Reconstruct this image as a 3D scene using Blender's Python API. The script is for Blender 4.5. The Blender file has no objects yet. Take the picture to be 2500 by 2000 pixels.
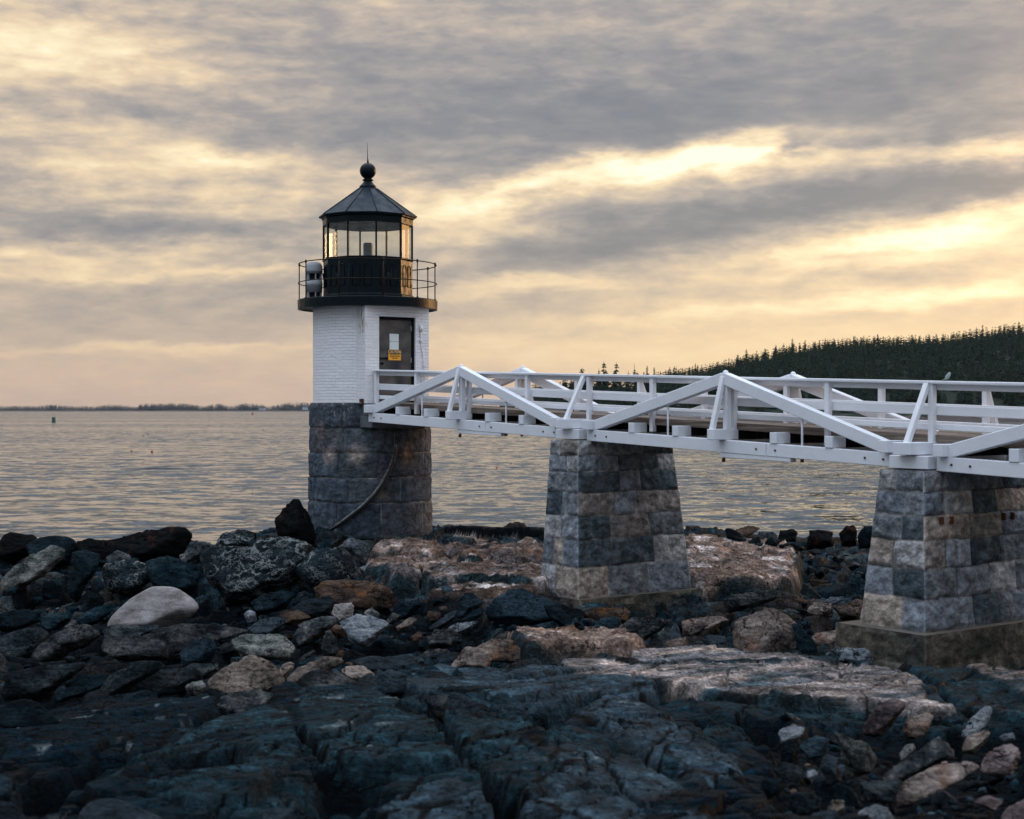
import bpy, bmesh, math, random
import numpy as np
from mathutils import Vector, Matrix

# ---------------------------------------------------------------- camera
C = bpy.context.scene.collection
SC = bpy.context.scene
F = 3604.0            # focal length in pixels of the 2500 px wide photograph
HY = 1001.0           # row of the horizon
cam_d = bpy.data.cameras.new('camera')
cam = bpy.data.objects.new('camera', cam_d); C.objects.link(cam)
cam_d.sensor_width = 36.0
cam_d.lens = F / 2500 * 36
cam_d.shift_y = 1.0 / 2500
cam_d.clip_start = 0.1; cam_d.clip_end = 20000
cam.location = (0, 0, 0)
cam.rotation_euler = (math.radians(90), 0, 0)
cam_d.dof.use_dof = True
cam_d.dof.focus_distance = 33.5
cam_d.dof.aperture_fstop = 2.2
SC.camera = cam

# ---------------------------------------------------------------- exposure
vs = SC.view_settings
vs.view_transform = 'Standard'; vs.look = 'None'; vs.exposure = 0.0; vs.gamma = 1.0
vs.use_curve_mapping = False

SUN_AZ = math.radians(50)     # right of the view direction
SUN_EL = math.radians(7)

# ---------------------------------------------------------------- world
class NT:
    """small node helper"""
    def __init__(s, nt):
        s.nt = nt
    def n(s, t, **kw):
        nd = s.nt.nodes.new(t)
        for k, v in kw.items():
            setattr(nd, k, v)
        return nd
    def put(s, sock, v):
        if isinstance(v, (int, float)):
            sock.default_value = v
        elif isinstance(v, (tuple, list)):
            d = sock.default_value
            if len(d) == 4 and len(v) == 3: v = tuple(v) + (1,)
            sock.default_value = v
        else:
            s.nt.links.new(v, sock)
    def m(s, op, a, b=0.0, c=None, clamp=False):
        nd = s.n('ShaderNodeMath', operation=op, use_clamp=clamp)
        s.put(nd.inputs[0], a); s.put(nd.inputs[1], b)
        if c is not None: s.put(nd.inputs[2], c)
        return nd.outputs[0]
    def v(s, op, a, b=(0, 0, 0)):
        nd = s.n('ShaderNodeVectorMath', operation=op)
        s.put(nd.inputs[0], a)
        if op == 'SCALE': s.put(nd.inputs['Scale'], b)
        else: s.put(nd.inputs[1], b)
        return nd.outputs['Value'] if op in ('DOT_PRODUCT', 'LENGTH', 'DISTANCE') else nd.outputs[0]
    def mix(s, f, a, b, blend='MIX'):
        nd = s.n('ShaderNodeMix', data_type='RGBA', blend_type=blend)
        s.put(nd.inputs[0], f); s.put(nd.inputs[6], a); s.put(nd.inputs[7], b)
        return nd.outputs[2]
    def noise(s, vec, scale, det=4, rough=.55, dist=0.0, out=0):
        nd = s.n('ShaderNodeTexNoise')
        if vec is not None: s.put(nd.inputs['Vector'], vec)
        s.put(nd.inputs['Scale'], scale); s.put(nd.inputs['Detail'], det)
        s.put(nd.inputs['Roughness'], rough); s.put(nd.inputs['Distortion'], dist)
        return nd.outputs[out]
    def ramp(s, f, stops, interp='LINEAR'):
        nd = s.n('ShaderNodeValToRGB')
        cr = nd.color_ramp; cr.interpolation = interp
        while len(cr.elements) < len(stops): cr.elements.new(0.5)
        for e, (p, c) in zip(cr.elements, stops):
            e.position = p; e.color = tuple(c) + (1,) if len(c) == 3 else c
        s.put(nd.inputs[0], f)
        return nd.outputs[0]
    def mr(s, v, a, b, c=0.0, d=1.0):
        nd = s.n('ShaderNodeMapRange'); nd.interpolation_type = 'SMOOTHSTEP'
        s.put(nd.inputs[0], v); s.put(nd.inputs[1], a); s.put(nd.inputs[2], b)
        s.put(nd.inputs[3], c); s.put(nd.inputs[4], d)
        return nd.outputs[0]
    def sep(s, v):
        nd = s.n('ShaderNodeSeparateXYZ'); s.put(nd.inputs[0], v); return nd.outputs
    def comb(s, x, y, z=0.0):
        nd = s.n('ShaderNodeCombineXYZ')
        s.put(nd.inputs[0], x); s.put(nd.inputs[1], y); s.put(nd.inputs[2], z)
        return nd.outputs[0]

def build_world():
    w = bpy.data.worlds.new('World'); SC.world = w; w.use_nodes = True
    nt = w.node_tree; nt.nodes.clear(); k = NT(nt)
    out = k.n('ShaderNodeOutputWorld'); bg = k.n('ShaderNodeBackground')
    nt.links.new(bg.outputs[0], out.inputs[0])
    sky = k.n('ShaderNodeTexSky', sky_type='NISHITA')
    sky.sun_disc = False; sky.sun_elevation = SUN_EL; sky.sun_rotation = SUN_AZ
    sky.dust_density = 2.0; sky.air_density = 1.2
    tc = k.n('ShaderNodeTexCoord')
    d = tc.outputs['Generated']
    x, y, z = k.sep(d)[:3]
    az = k.m('ARCTAN2', x, y)                                  # azimuth right of +Y
    hyp = k.m('SQRT', k.m('ADD', k.m('MULTIPLY', x, x), k.m('MULTIPLY', y, y)))
    el = k.m('ARCTAN2', z, hyp)
    # degrees
    A = k.m('MULTIPLY', az, 57.2958); E = k.m('MULTIPLY', el, 57.2958)
    P = k.comb(A, E, 0)
    # gentle warp so that nothing has a ruled edge
    wn = k.noise(k.comb(k.m('MULTIPLY', A, .28), k.m('MULTIPLY', E, .75)), 1.0, 4, .6, out=1)
    wv = k.v('MULTIPLY', k.v('SUBTRACT', wn, (.5, .5, .5)), (4.2, 1.7, 0))
    Q = k.v('ADD', P, wv)
    def pa(px): return math.degrees(math.atan((px - 1250) / F))
    def pe(px, py): return math.degrees(math.atan((HY - py) / math.hypot(F, px - 1250)))
    S = 57.2958 / F
    # (x, y, half width, half height, tilt deg (anticlockwise), amount)
    blobs = [
        # pale breaks
        (150, 150, 330, 90, 0, .34), (60, 60, 200, 60, 0, .20), (480, 190, 260, 40, -8, .10),
        (480, 400, 420, 75, -8, .26), (560, 395, 130, 22, -6, .26), (250, 480, 300, 22, -5, .10), (120, 395, 180, 40, 0, .07),
        (250, 620, 520, 22, 3, .24), (600, 655, 520, 16, 2, .20), (150, 665, 260, 14, 0, .10),
        (1600, 402, 330, 40, 9, .50), (1930, 368, 330, 34, 4, .50), (2400, 372, 230, 30, 6, .40), (1230, 470, 200, 28, 14, .30),
        (2430, 550, 360, 50, 7, .33), (2130, 590, 420, 42, 6, .24), (2300, 660, 600, 80, 0, .14),
        (1320, 700, 260, 20, 2, .22), (1750, 760, 500, 22, 3, .18), (2350, 725, 260, 20, 3, .22),
        (2100, 820, 1100, 110, 0, .12), (1500, 860, 700, 60, 0, .14), (300, 850, 380, 12, 1, .12), (500, 840, 200, 8, 0, .07),
        (1380, 55, 240, 25, -8, .09), (1120, 560, 120, 80, 0, .16),
        # cloud bodies
        (1500, 230, 1050, 130, 2, -.21), (2300, 160, 700, 150, 0, -.11), (2050, 235, 500, 60, 6, -.07), (1350, 320, 460, 55, 4, -.16),
        (300, 565, 520, 45, -3, -.20), (350, 250, 420, 40, -4, -.10), (700, 460, 200, 30, -6, -.08),
        (1650, 560, 620, 42, 9, -.26), (2080, 478, 520, 32, 4, -.34), (2430, 465, 260, 28, 14, -.24), (1480, 620, 480, 50, 4, -.12),
        (2380, 310, 380, 28, 3, -.22), (1948, 354, 38, 20, 0, -.52), (2150, 345, 170, 20, -2, -.30),
        (1150, 420, 260, 30, 6, -.10), (2060, 625, 220, 12, 4, -.16), (1900, 680, 500, 20, 2, -.10),
        (500, 760, 700, 70, 0, -.06), (1300, 790, 400, 40, 0, -.06),
    ]
    tot = None
    for (bx, by, hw, hh, rot, amt) in blobs:
        mp = k.n('ShaderNodeMapping', vector_type='TEXTURE')
        k.put(mp.inputs[0], Q)
        mp.inputs['Location'].default_value = (pa(bx), pe(bx, by), 0)
        mp.inputs['Rotation'].default_value = (0, 0, math.radians(rot))
        mp.inputs['Scale'].default_value = (hw * S, hh * S, 1)
        dd = k.v('DOT_PRODUCT', mp.outputs[0], mp.outputs[0])
        g = k.m('EXPONENT', k.m('MULTIPLY', dd, -.9))
        tot = k.m('MULTIPLY', g, amt) if tot is None else k.m('MULTIPLY_ADD', g, amt, tot)
    # streaky texture of the deck, tilting up to the right
    rt = k.m('MULTIPLY_ADD', A, -.07, E)
    n1 = k.noise(k.comb(k.m('MULTIPLY', A, .16), k.m('MULTIPLY', rt, .62), 3.0), 1.0, 6, .58, 0.3)
    n2 = k.noise(k.comb(k.m('MULTIPLY', A, .45), k.m('MULTIPLY', E, 1.5), 9.0), 1.0, 6, .50, 0.25)
    n3 = k.noise(k.comb(k.m('MULTIPLY', A, .9), k.m('MULTIPLY', E, 2.4), 1.0), 1.0, 6, .60, 0.2)
    tx = k.m('ADD', k.m('MULTIPLY', k.m('SUBTRACT', n1, .5), .50), k.m('MULTIPLY', k.m('SUBTRACT', n2, .5), .54))
    tx = k.m('ADD', tx, k.m('MULTIPLY', k.m('SUBTRACT', n3, .5), .33))
    calm = k.mr(E, 1.5, 8.0, .32, 1.0)
    L = k.m('ADD', k.m('ADD', tot, k.m('MULTIPLY', tx, calm)), .44)
    hi = k.mr(E, 0.0, 15.0, 0.04, -0.04)
    L = k.m('ADD', L, hi)
    col = k.ramp(L, [(0.0, (.165, .172, .215)), (.17, (.225, .218, .248)), (.34, (.340, .302, .298)), (.50, (.540, .436, .355)),
                     (.66, (.780, .600, .405)), (.84, (.98, .82, .54)), (1.0, (1.02, .96, .78))])
    # warmer / rosier air just above the sea, on the left
    low = k.m('MULTIPLY', k.mr(E, 3.6, 0.0), k.mr(A, 12.0, -6.0))
    col = k.mix(k.m('MULTIPLY', low, .34), col, (.68, .46, .34))
    low2 = k.m('MULTIPLY', k.mr(E, 4.5, 0.5), k.mr(A, -2.0, 10.0))
    col = k.mix(k.m('MULTIPLY', low2, .55), col, (.88, .66, .38))
    # the glow round the hidden sun, outside the frame to the right
    sd = (math.sin(SUN_AZ) * math.cos(SUN_EL), math.cos(SUN_AZ) * math.cos(SUN_EL), math.sin(SUN_EL))
    gl = k.m('POWER', k.m('MAXIMUM', k.v('DOT_PRODUCT', d, sd), 0.0), 30.0)
    col = k.mix(gl, col, (5.5, 2.7, .9))
    # away from the sunset the overcast is cool; overhead it is pale grey
    back = k.mr(k.m('ABSOLUTE', k.m('SUBTRACT', A, 20.0)), 55.0, 110.0)
    up = k.mr(E, 22.0, 50.0)
    cool = k.m('MAXIMUM', back, up)
    nb = k.noise(d, 3.0, 5, .6)
    cb = k.v('SCALE', k.mix(nb, (.74, .86, 1.04), (.94, 1.04, 1.20)), k.mr(E, 14.0, 68.0, .46, 2.6))
    col = k.mix(cool, col, cb)
    gap = k.m('MULTIPLY', k.mr(L, .75, 1.0, 0.0, .06), 1.0)
    nish = k.v('SCALE', sky.outputs[0], 1.0)
    total = k.v('ADD', k.v('SCALE', col, 10.0), k.v('SCALE', nish, .25))
    nt.links.new(total, bg.inputs[0])
    bg.inputs[1].default_value = 0.1
    return w
build_world()

# ---------------------------------------------------------------- sun
sl = bpy.data.lights.new('sun', 'SUN'); sun = bpy.data.objects.new('sun', sl); C.objects.link(sun)
sl.energy = 0.5; sl.angle = math.radians(10.0); sl.color = (1.0, .60, .30)
sdir = Vector((math.sin(SUN_AZ) * math.cos(SUN_EL), math.cos(SUN_AZ) * math.cos(SUN_EL), math.sin(SUN_EL)))
sun.rotation_euler = sdir.to_track_quat('Z', 'Y').to_euler()

# ---------------------------------------------------------------- helpers
RNG = np.random.RandomState(7)
random.seed(7)
def pxz(py, Y): return (HY - py) / F * Y
def pxx(px, Y): return (px - 1250) / F * Y

def tag(o, label=None, cat=None, group=None, kind=None):
    if label: o['label'] = label
    if cat: o['category'] = cat
    if group: o['group'] = group
    if kind: o['kind'] = kind
    return o
def empty(name, loc, label=None, cat=None, group=None):
    o = bpy.data.objects.new(name, None); C.objects.link(o); o.location = loc
    o.empty_display_size = .2
    return tag(o, label, cat, group)
def world_loc(o):
    v = Vector((0, 0, 0))
    while o is not None:
        v += o.location; o = o.parent
    return v
def obj(name, verts, faces, mat, parent=None, smooth=False, uv=None, col=None):
    """one mesh object from world coordinates"""
    off = world_loc(parent) if parent else Vector((0, 0, 0))
    me = bpy.data.meshes.new(name)
    va = np.asarray(verts, dtype=np.float64).reshape(-1, 3) - np.array(off)
    me.from_pydata(va.tolist(), [], [tuple(int(i) for i in f) for f in faces])
    return finish(name, me, mat, parent, smooth, uv, col)
def finish(name, me, mat, parent, smooth=False, uv=None, col=None):
    if smooth:
        me.polygons.foreach_set('use_smooth', np.ones(len(me.polygons), dtype=bool))
    if uv is not None:
        l = me.uv_layers.new(name='UVMap')
        vi = np.empty(len(me.loops), dtype=np.int32); me.loops.foreach_get('vertex_index', vi)
        l.data.foreach_set('uv', np.asarray(uv, dtype=np.float32)[vi].ravel())
    if col is not None:
        a = me.color_attributes.new('Col', 'FLOAT_COLOR', 'POINT')
        c4 = np.ones((len(me.vertices), 4), dtype=np.float32); c4[:, :np.asarray(col).shape[1]] = col
        a.data.foreach_set('color', c4.ravel())
    me.update()
    o = bpy.data.objects.new(name, me); C.objects.link(o)
    if mat: me.materials.append(mat)
    if parent: o.parent = parent
    return o
def grid_mesh(name, P, mat, parent=None, smooth=True, col=None, uv=None, wrap=False):
    """P: (rows, cols, 3) world coordinates, counter clockwise seen from outside"""
    off = np.array(world_loc(parent)) if parent else 0
    R_, K_ = P.shape[:2]
    V = (P.reshape(-1, 3) - off).astype(np.float32)
    idx = np.arange(R_ * K_).reshape(R_, K_)
    if wrap: idx = np.concatenate([idx, idx[:, :1]], 1)
    q = np.stack([idx[:-1, :-1], idx[:-1, 1:], idx[1:, 1:], idx[1:, :-1]], -1).reshape(-1, 4)
    me = bpy.data.meshes.new(name)
    me.vertices.add(len(V)); me.vertices.foreach_set('co', V.ravel())
    me.loops.add(q.size); me.loops.foreach_set('vertex_index', q.ravel().astype(np.int32))
    me.polygons.add(len(q)); me.polygons.foreach_set('loop_start', (np.arange(len(q)) * 4).astype(np.int32))
    me.polygons.foreach_set('loop_total', np.full(len(q), 4, dtype=np.int32))
    me.update(calc_edges=True)
    if col is not None: col = col.reshape(-1, col.shape[-1])
    if uv is not None: uv = uv.reshape(-1, 2)
    return finish(name, me, mat, parent, smooth, uv, col)

class MB:
    """collects primitives into one mesh"""
    def __init__(s): s.v = []; s.f = []
    def add(s, vs, fs):
        n = len(s.v); s.v += [tuple(v) for v in vs]; s.f += [tuple(i + n for i in f) for f in fs]
    def build(s, name, mat, parent=None, smooth=False, bevel=0.0):
        off = world_loc(parent) if parent else Vector((0, 0, 0))
        me = bpy.data.meshes.new(name)
        me.from_pydata([tuple(Vector(v) - off) for v in s.v], [], s.f)
        if bevel > 0:
            bm = bmesh.new(); bm.from_mesh(me)
            bmesh.ops.bevel(bm, geom=[e for e in bm.edges if e.calc_face_angle(0) > .5], offset=bevel, segments=1, affect='EDGES')
            bm.to_mesh(me); bm.free()
        return finish(name, me, mat, parent, smooth)
    def box(s, c, ax, ay, az):
        """centre and three half-axis vectors"""
        c = Vector(c); ax = Vector(ax); ay = Vector(ay); az = Vector(az)
        vs = [c + ax * i + ay * j + az * k_ for k_ in (-1, 1) for j in (-1, 1) for i in (-1, 1)]
        fs = [(0, 2, 3, 1), (4, 5, 7, 6), (0, 1, 5, 4), (2, 6, 7, 3), (0, 4, 6, 2), (1, 3, 7, 5)]
        if ax.cross(ay).dot(az) < 0: fs = [f[::-1] for f in fs]
        s.add(vs, fs)
    def beam(s, a, b, wdir, w, h):
        """bar from a to b; w across wdir, h in the remaining direction"""
        a = Vector(a); b = Vector(b); d = (b - a); L = d.length; d.normalize()
        wd = Vector(wdir); wd = (wd - d * wd.dot(d)).normalized(); hd = d.cross(wd)
        s.box((a + b) / 2, d * L / 2, wd * w / 2, hd * h / 2)
    def tube(s, pts, r, seg=8, cap=True):
        pts = [Vector(p) for p in pts]; rings = []
        rs = r if isinstance(r, (list, tuple)) else [r] * len(pts)
        for i, p in enumerate(pts):
            t = (pts[min(i + 1, len(pts) - 1)] - pts[max(i - 1, 0)]).normalized()
            u = t.cross(Vector((0, 0, 1)))
            if u.length < .1: u = t.cross(Vector((0, 1, 0)))
            u.normalize(); w = t.cross(u)
            rings.append([p + (u * math.cos(6.28318 * j / seg) + w * math.sin(6.28318 * j / seg)) * rs[i] for j in range(seg)])
        vs = [v for rg in rings for v in rg]; fs = []
        for i in range(len(pts) - 1):
            for j in range(seg):
                a = i * seg + j; b = i * seg + (j + 1) % seg
                fs.append((a, b, b + seg, a + seg))
        if cap:
            fs.append(tuple(range(seg))[::-1]); fs.append(tuple((len(pts) - 1) * seg + j for j in range(seg)))
        s.add(vs, fs)
    def ring(s, c, R_, r, seg=72, sub=8, a0=0, a1=6.283185):
        pts = [Vector((c[0] + R_ * math.sin(a0 + (a1 - a0) * i / seg), c[1] - R_ * math.cos(a0 + (a1 - a0) * i / seg), c[2])) for i in range(seg + 1)]
        s.tube(pts, r, sub)
    def lathe(s, c, prof, seg=48, phase=0.0):
        """prof: (radius, z); angle 0 faces the camera"""
        vs = []; fs = []; n = len(prof)
        for (r, z) in prof:
            for j in range(seg):
                a = phase + 6.2831853 * j / seg
                vs.append((c[0] + r * math.sin(a), c[1] - r * math.cos(a), c[2] + z))
        for i in range(n - 1):
            for j in range(seg):
                a = i * seg + j; b = i * seg + (j + 1) % seg
                fs.append((a, b, b + seg, a + seg))
        fs.append(tuple(range(seg))[::-1]); fs.append(tuple((n - 1) * seg + j for j in range(seg)))
        s.add(vs, fs)

# ---- numpy noise
def _h(ix, iy, iz, seed):
    n = (ix.astype(np.int64) * 374761393 + iy.astype(np.int64) * 668265263 + iz.astype(np.int64) * 2147483647 + seed * 974634777) & 0xffffffff
    n = ((n ^ (n >> 13)) * 1274126177) & 0xffffffff
    n = ((n ^ (n >> 16)) * 2246822519) & 0xffffffff
    return ((n ^ (n >> 15)) & 0xffffff) / float(0xffffff)
def vnoise(x, y, z, seed=0):
    ix = np.floor(x); iy = np.floor(y); iz = np.floor(z)
    fx = x - ix; fy = y - iy; fz = z - iz
    fx = fx * fx * fx * (fx * (fx * 6 - 15) + 10); fy = fy * fy * fy * (fy * (fy * 6 - 15) + 10); fz = fz * fz * fz * (fz * (fz * 6 - 15) + 10)
    r = 0
    for a in (0, 1):
        for b in (0, 1):
            for c in (0, 1):
                w = (fx if a else 1 - fx) * (fy if b else 1 - fy) * (fz if c else 1 - fz)
                r = r + w * _h(ix + a, iy + b, iz + c, seed)
    return r * 2 - 1
def vnoise2(x, y, seed=0):
    ix = np.floor(x); iy = np.floor(y); zz = np.zeros_like(ix)
    fx = x - ix; fy = y - iy
    fx = fx * fx * fx * (fx * (fx * 6 - 15) + 10); fy = fy * fy * fy * (fy * (fy * 6 - 15) + 10)
    r = 0
    for a in (0, 1):
        for b in (0, 1):
            r = r + (fx if a else 1 - fx) * (fy if b else 1 - fy) * _h(ix + a, iy + b, zz, seed)
    return r * 2 - 1
def fbm2(x, y, oct=4, seed=0, gain=.5, ridged=False):
    r = 0; a = 1.0; s = 0
    for o in range(oct):
        n = vnoise2(x * 2 ** o + 17.3 * o, y * 2 ** o - 9.1 * o, seed + o)
        if ridged: n = 1 - 2 * np.abs(n)
        r = r + a * n; s += a; a *= gain
    return r / s
def fbm3(x, y, z, oct=4, seed=0, gain=.5):
    r = 0; a = 1.0; s = 0
    for o in range(oct):
        r = r + a * vnoise(x * 2 ** o + 7.7 * o, y * 2 ** o + 3.1 * o, z * 2 ** o - 5.3 * o, seed + o); s += a; a *= gain
    return r / s
def worley(x, y, seed=0):
    """F1, F2-F1 edge distance, random id"""
    ix = np.floor(x); iy = np.floor(y); zz = np.zeros_like(ix)
    f1 = np.full(x.shape, 9.); f2 = np.full(x.shape, 9.); cid = np.zeros(x.shape); cx = np.zeros(x.shape); cy = np.zeros(x.shape)
    for a in (-1, 0, 1):
        for b in (-1, 0, 1):
            jx = ix + a; jy = iy + b
            px = jx + .1 + .8 * _h(jx, jy, zz, seed); py = jy + .1 + .8 * _h(jx, jy, zz + 1, seed)
            d = np.hypot(px - x, py - y); i_ = _h(jx, jy, zz + 2, seed)
            m = d < f1
            f2 = np.where(m, f1, np.minimum(f2, d)); cid = np.where(m, i_, cid); cx = np.where(m, px, cx); cy = np.where(m, py, cy); f1 = np.where(m, d, f1)
    return f1, f2 - f1, cid, cx - x, cy - y
def sstep(x, a, b):
    t = np.clip((x - a) / (b - a), 0, 1); return t * t * (3 - 2 * t)

# ---------------------------------------------------------------- materials
def mat(name, rough=.7, spec=.5, metallic=0.0):
    m_ = bpy.data.materials.new(name); m_.use_nodes = True
    k = NT(m_.node_tree); b = m_.node_tree.nodes['Principled BSDF']
    b.inputs['Roughness'].default_value = rough; b.inputs['Metallic'].default_value = metallic
    b.inputs['Specular IOR Level'].default_value = spec
    return m_, k, b
def bump(k, b, h, strength, dist):
    nd = k.n('ShaderNodeBump'); nd.inputs['Strength'].default_value = strength; nd.inputs['Distance'].default_value = dist
    k.put(nd.inputs['Height'], h); k.put(b.inputs['Normal'], nd.outputs[0])
def geo_pos(k): return k.n('ShaderNodeNewGeometry').outputs['Position']
def objc(k): return k.n('ShaderNodeTexCoord').outputs['Object']

def paint_mat(name, c0=(.56, .575, .615), c1=(.70, .71, .745), grime=(.33, .30, .28), amt=.5, scale=1.0):
    m_, k, b = mat(name, .55)
    p = geo_pos(k)
    st = k.v('MULTIPLY', p, (3, 3, 3))
    n = k.noise(st, 1.6 * scale, 6, .62)
    c = k.mix(n, c0, c1)
    n2 = k.noise(p, 5.0 * scale, 8, .72)
    msk = k.mr(n2, .60, .78, 0, amt)
    c = k.mix(msk, c, grime)
    n3 = k.noise(k.v('MULTIPLY', p, (9, 9, 40)), 1.0, 4, .6)
    c = k.mix(k.mr(n3, .66, .75, 0, amt * .5), c, (.25, .24, .24))
    k.put(b.inputs['Base Color'], c)
    bump(k, b, k.noise(p, 28, 6, .6), .25, .01)
    return m_
M = {}
M['white'] = paint_mat('white_paint', amt=.60)
M['white_rail'] = paint_mat('white_rail_paint', c0=(.58, .58, .61), c1=(.72, .72, .745), amt=.45)

def brick_mat():
    m_, k, b = mat('painted_brick', .6)
    uv = k.n('ShaderNodeUVMap').outputs[0]
    br = k.n('ShaderNodeTexBrick'); k.put(br.inputs['Vector'], uv)
    br.inputs['Scale'].default_value = 1.0
    br.inputs['Mortar Size'].default_value = .007; br.inputs['Mortar Smooth'].default_value = .6
    br.inputs['Brick Width'].default_value = .21; br.inputs['Row Height'].default_value = .068
    br.inputs['Color1'].default_value = (.72, .70, .715, 1); br.inputs['Color2'].default_value = (.80, .785, .79, 1)
    br.inputs['Mortar'].default_value = (.68, .665, .675, 1)
    p = geo_pos(k)
    n = k.noise(p, 2.0, 6, .6)
    c = k.mix(.35, br.outputs[0], k.mix(n, (.62, .60, .62), (.84, .83, .84)))
    # missing paint along some of the joints
    n2 = k.noise(p, 9.0, 6, .75)
    chip = k.m('MULTIPLY', k.mr(n2, .56, .68), br.outputs['Fac'])
    c = k.mix(k.m('MULTIPLY', chip, .55), c, (.14, .12, .12))
    n4 = k.noise(p, 34.0, 3, .6)
    c = k.mix(k.mr(n4, .74, .80, 0, .55), c, (.16, .13, .12))
    # yellowish run below the gallery corner
    ctr = k.v('MULTIPLY', k.v('SUBTRACT', p, (-3.30, 32.4, 1.95)), (5.5, 0, 1.9))
    rn = k.m('MULTIPLY', k.mr(k.v('LENGTH', ctr), 1.0, .15), k.mr(k.noise(k.v('MULTIPLY', p, (20, 20, 3)), 1, 4, .6), .42, .66))
    c = k.mix(k.m('MULTIPLY', rn, .75), c, (.36, .22, .08))
    k.put(b.inputs['Base Color'], c)
    h = k.m('SUBTRACT', k.m('MULTIPLY', k.noise(p, 16, 6, .65), 1.2), k.m('MULTIPLY', br.outputs['Fac'], .55))
    bump(k, b, h, .9, .016)
    return m_
M['brick'] = brick_mat()

def vcol_stone(name, rough=.85, gain=1.0, nscale=1.0):
    """colour comes from the stones themselves (attribute), with mineral grain"""
    m_, k, b = mat(name, rough, .12)
    a = k.n('ShaderNodeAttribute', attribute_name='Col'); p = geo_pos(k)
    n = k.noise(p, 6 * nscale, 8, .68); g = k.noise(p, 60 * nscale, 3, .7)
    f = k.m('ADD', k.m('MULTIPLY', n, 1.5), k.m('MULTIPLY', g, .7))
    f = k.m('MULTIPLY', k.m('POWER', f, 3.0), .72 * gain)
    c = k.v('SCALE', a.outputs[0], f)
    sp = k.mr(k.noise(p, 85 * nscale, 2, .5), .68, .74, 0, .45)
    c = k.mix(sp, c, k.v('ADD', k.v('SCALE', a.outputs[0], 2.0), (.05, .05, .05)))
    k.put(b.inputs['Base Color'], c)
    bump(k, b, k.m('ADD', k.m('MULTIPLY', k.noise(p, 9 * nscale, 9, .72), 1.6), k.m('MULTIPLY', g, .35)), 1.0, .05)
    return m_
M['granite'] = vcol_stone('granite_blocks')

def metal_mat(name, c0, c1, rough=.45, warm=None):
    m_, k, b = mat(name, rough, .10)
    p = geo_pos(k); n = k.noise(p, 5, 7, .65)
    c = k.mix(n, c0, c1)
    st = k.mr(k.noise(k.v('MULTIPLY', p, (14, 14, 1.2)), 1, 5, .6), .60, .72, 0, .6)
    c = k.mix(st, c, warm or (.05, .075, .075))
    k.put(b.inputs['Base Color'], c)
    k.put(b.inputs['Roughness'], k.mr(n, .3, .7, rough - .12, rough + .15))
    bump(k, b, k.noise(p, 22, 6, .6), .25, .006)
    return m_
M['black'] = metal_mat('black_iron_paint', (.0012, .004, .006), (.003, .008, .011), .34, (.02, .04, .045))
M['roofm'] = metal_mat('lantern_roof_paint', (.005, .011, .018), (.012, .022, .032), .42, (.02, .035, .045))
M['rail'] = metal_mat('gallery_rail_paint', (.010, .008, .007), (.03, .018, .012), .5, (.07, .03, .015))
M['rusty'] = metal_mat('rusty_iron', (.05, .018, .010), (.11, .045, .022), .8, (.03, .02, .015))
M['horn'] = metal_mat('horn_paint', (.22, .23, .25), (.33, .335, .35), .55, (.25, .22, .20))
M['dark_void'] = metal_mat('dark_parts_and_shade', (.006, .006, .007), (.012, .012, .013), .9)  # near-black; on the stringers it stands for shade under the deck
M['beige'] = metal_mat('beige_panel', (.60, .64, .64), (.72, .75, .73), .6, (.45, .45, .42))

def door_mat():
    m_, k, b = mat('weathered_steel_door', .5, .3)
    p = geo_pos(k)
    n = k.noise(p, 1.9, 5, .55, .6)
    c = k.ramp(n, [(.30, (.020, .022, .028)), (.45, (.070, .060, .056)), (.62, (.125, .108, .098)), (.8, (.09, .08, .075))])
    s = k.noise(k.v('MULTIPLY', p, (30, 30, 5)), 1.0, 6, .7)
    c = k.mix(k.mr(s, .62, .74, 0, .5), c, (.12, .11, .105))
    k.put(b.inputs['Base Color'], c)
    bump(k, b, k.noise(p, 9, 5, .6), .3, .01)
    return m_
M['door'] = door_mat()

def plain(name, c, rough=.6, var=.25, scale=8.0, metallic=0.0):
    m_, k, b = mat(name, rough, .4, metallic)
    p = objc(k); n = k.noise(p, scale, 6, .6)
    c0 = tuple(v * (1 - var) for v in c); c1 = tuple(min(1, v * (1 + var)) for v in c)
    k.put(b.inputs['Base Color'], k.mix(n, c0, c1))
    bump(k, b, k.noise(p, scale * 4, 4, .6), .2, .01)
    return m_
M['sign_y'] = plain('sign_yellow', (.85, .38, .03), .45, .06)
M['sign_k'] = plain('sign_black', (.035, .012, .008), .5, .1)
M['sign_l'] = plain('sign_letters', (.80, .55, .28), .5, .05)
M['lens'] = plain('beacon_housing', (.13, .15, .17), .35, .2)
M['lens_w'] = plain('beacon_base', (.62, .62, .60), .5, .1)
M['bird'] = plain('feathers', (.16, .20, .21), .8, .35, 40)
M['buoy_g'] = plain('green_buoy_paint', (.012, .085, .05), .5, .2)
M['buoy_r'] = plain('red_buoy_paint', (.20, .015, .022), .5, .2)
M['buoy_o'] = plain('orange_float', (.42, .07, .03), .5, .2)
M['buoy_k'] = plain('dark_float', (.03, .03, .035), .5, .2)
M['concrete'] = plain('old_concrete', (.075, .066, .055), .9, .6, 2.5)
M['shingle'] = plain('grey_shingles', (.05, .055, .065), .8, .3, 3)
M['shinglew'] = plain('pale_clapboard', (.36, .39, .43), .8, .15, 3)
M['roofsh'] = plain('dark_roof_shingles', (.03, .032, .036), .8, .3, 3)
M['pane'] = plain('pale_window_glass', (.30, .36, .42), .2, .1, 3)

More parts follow.
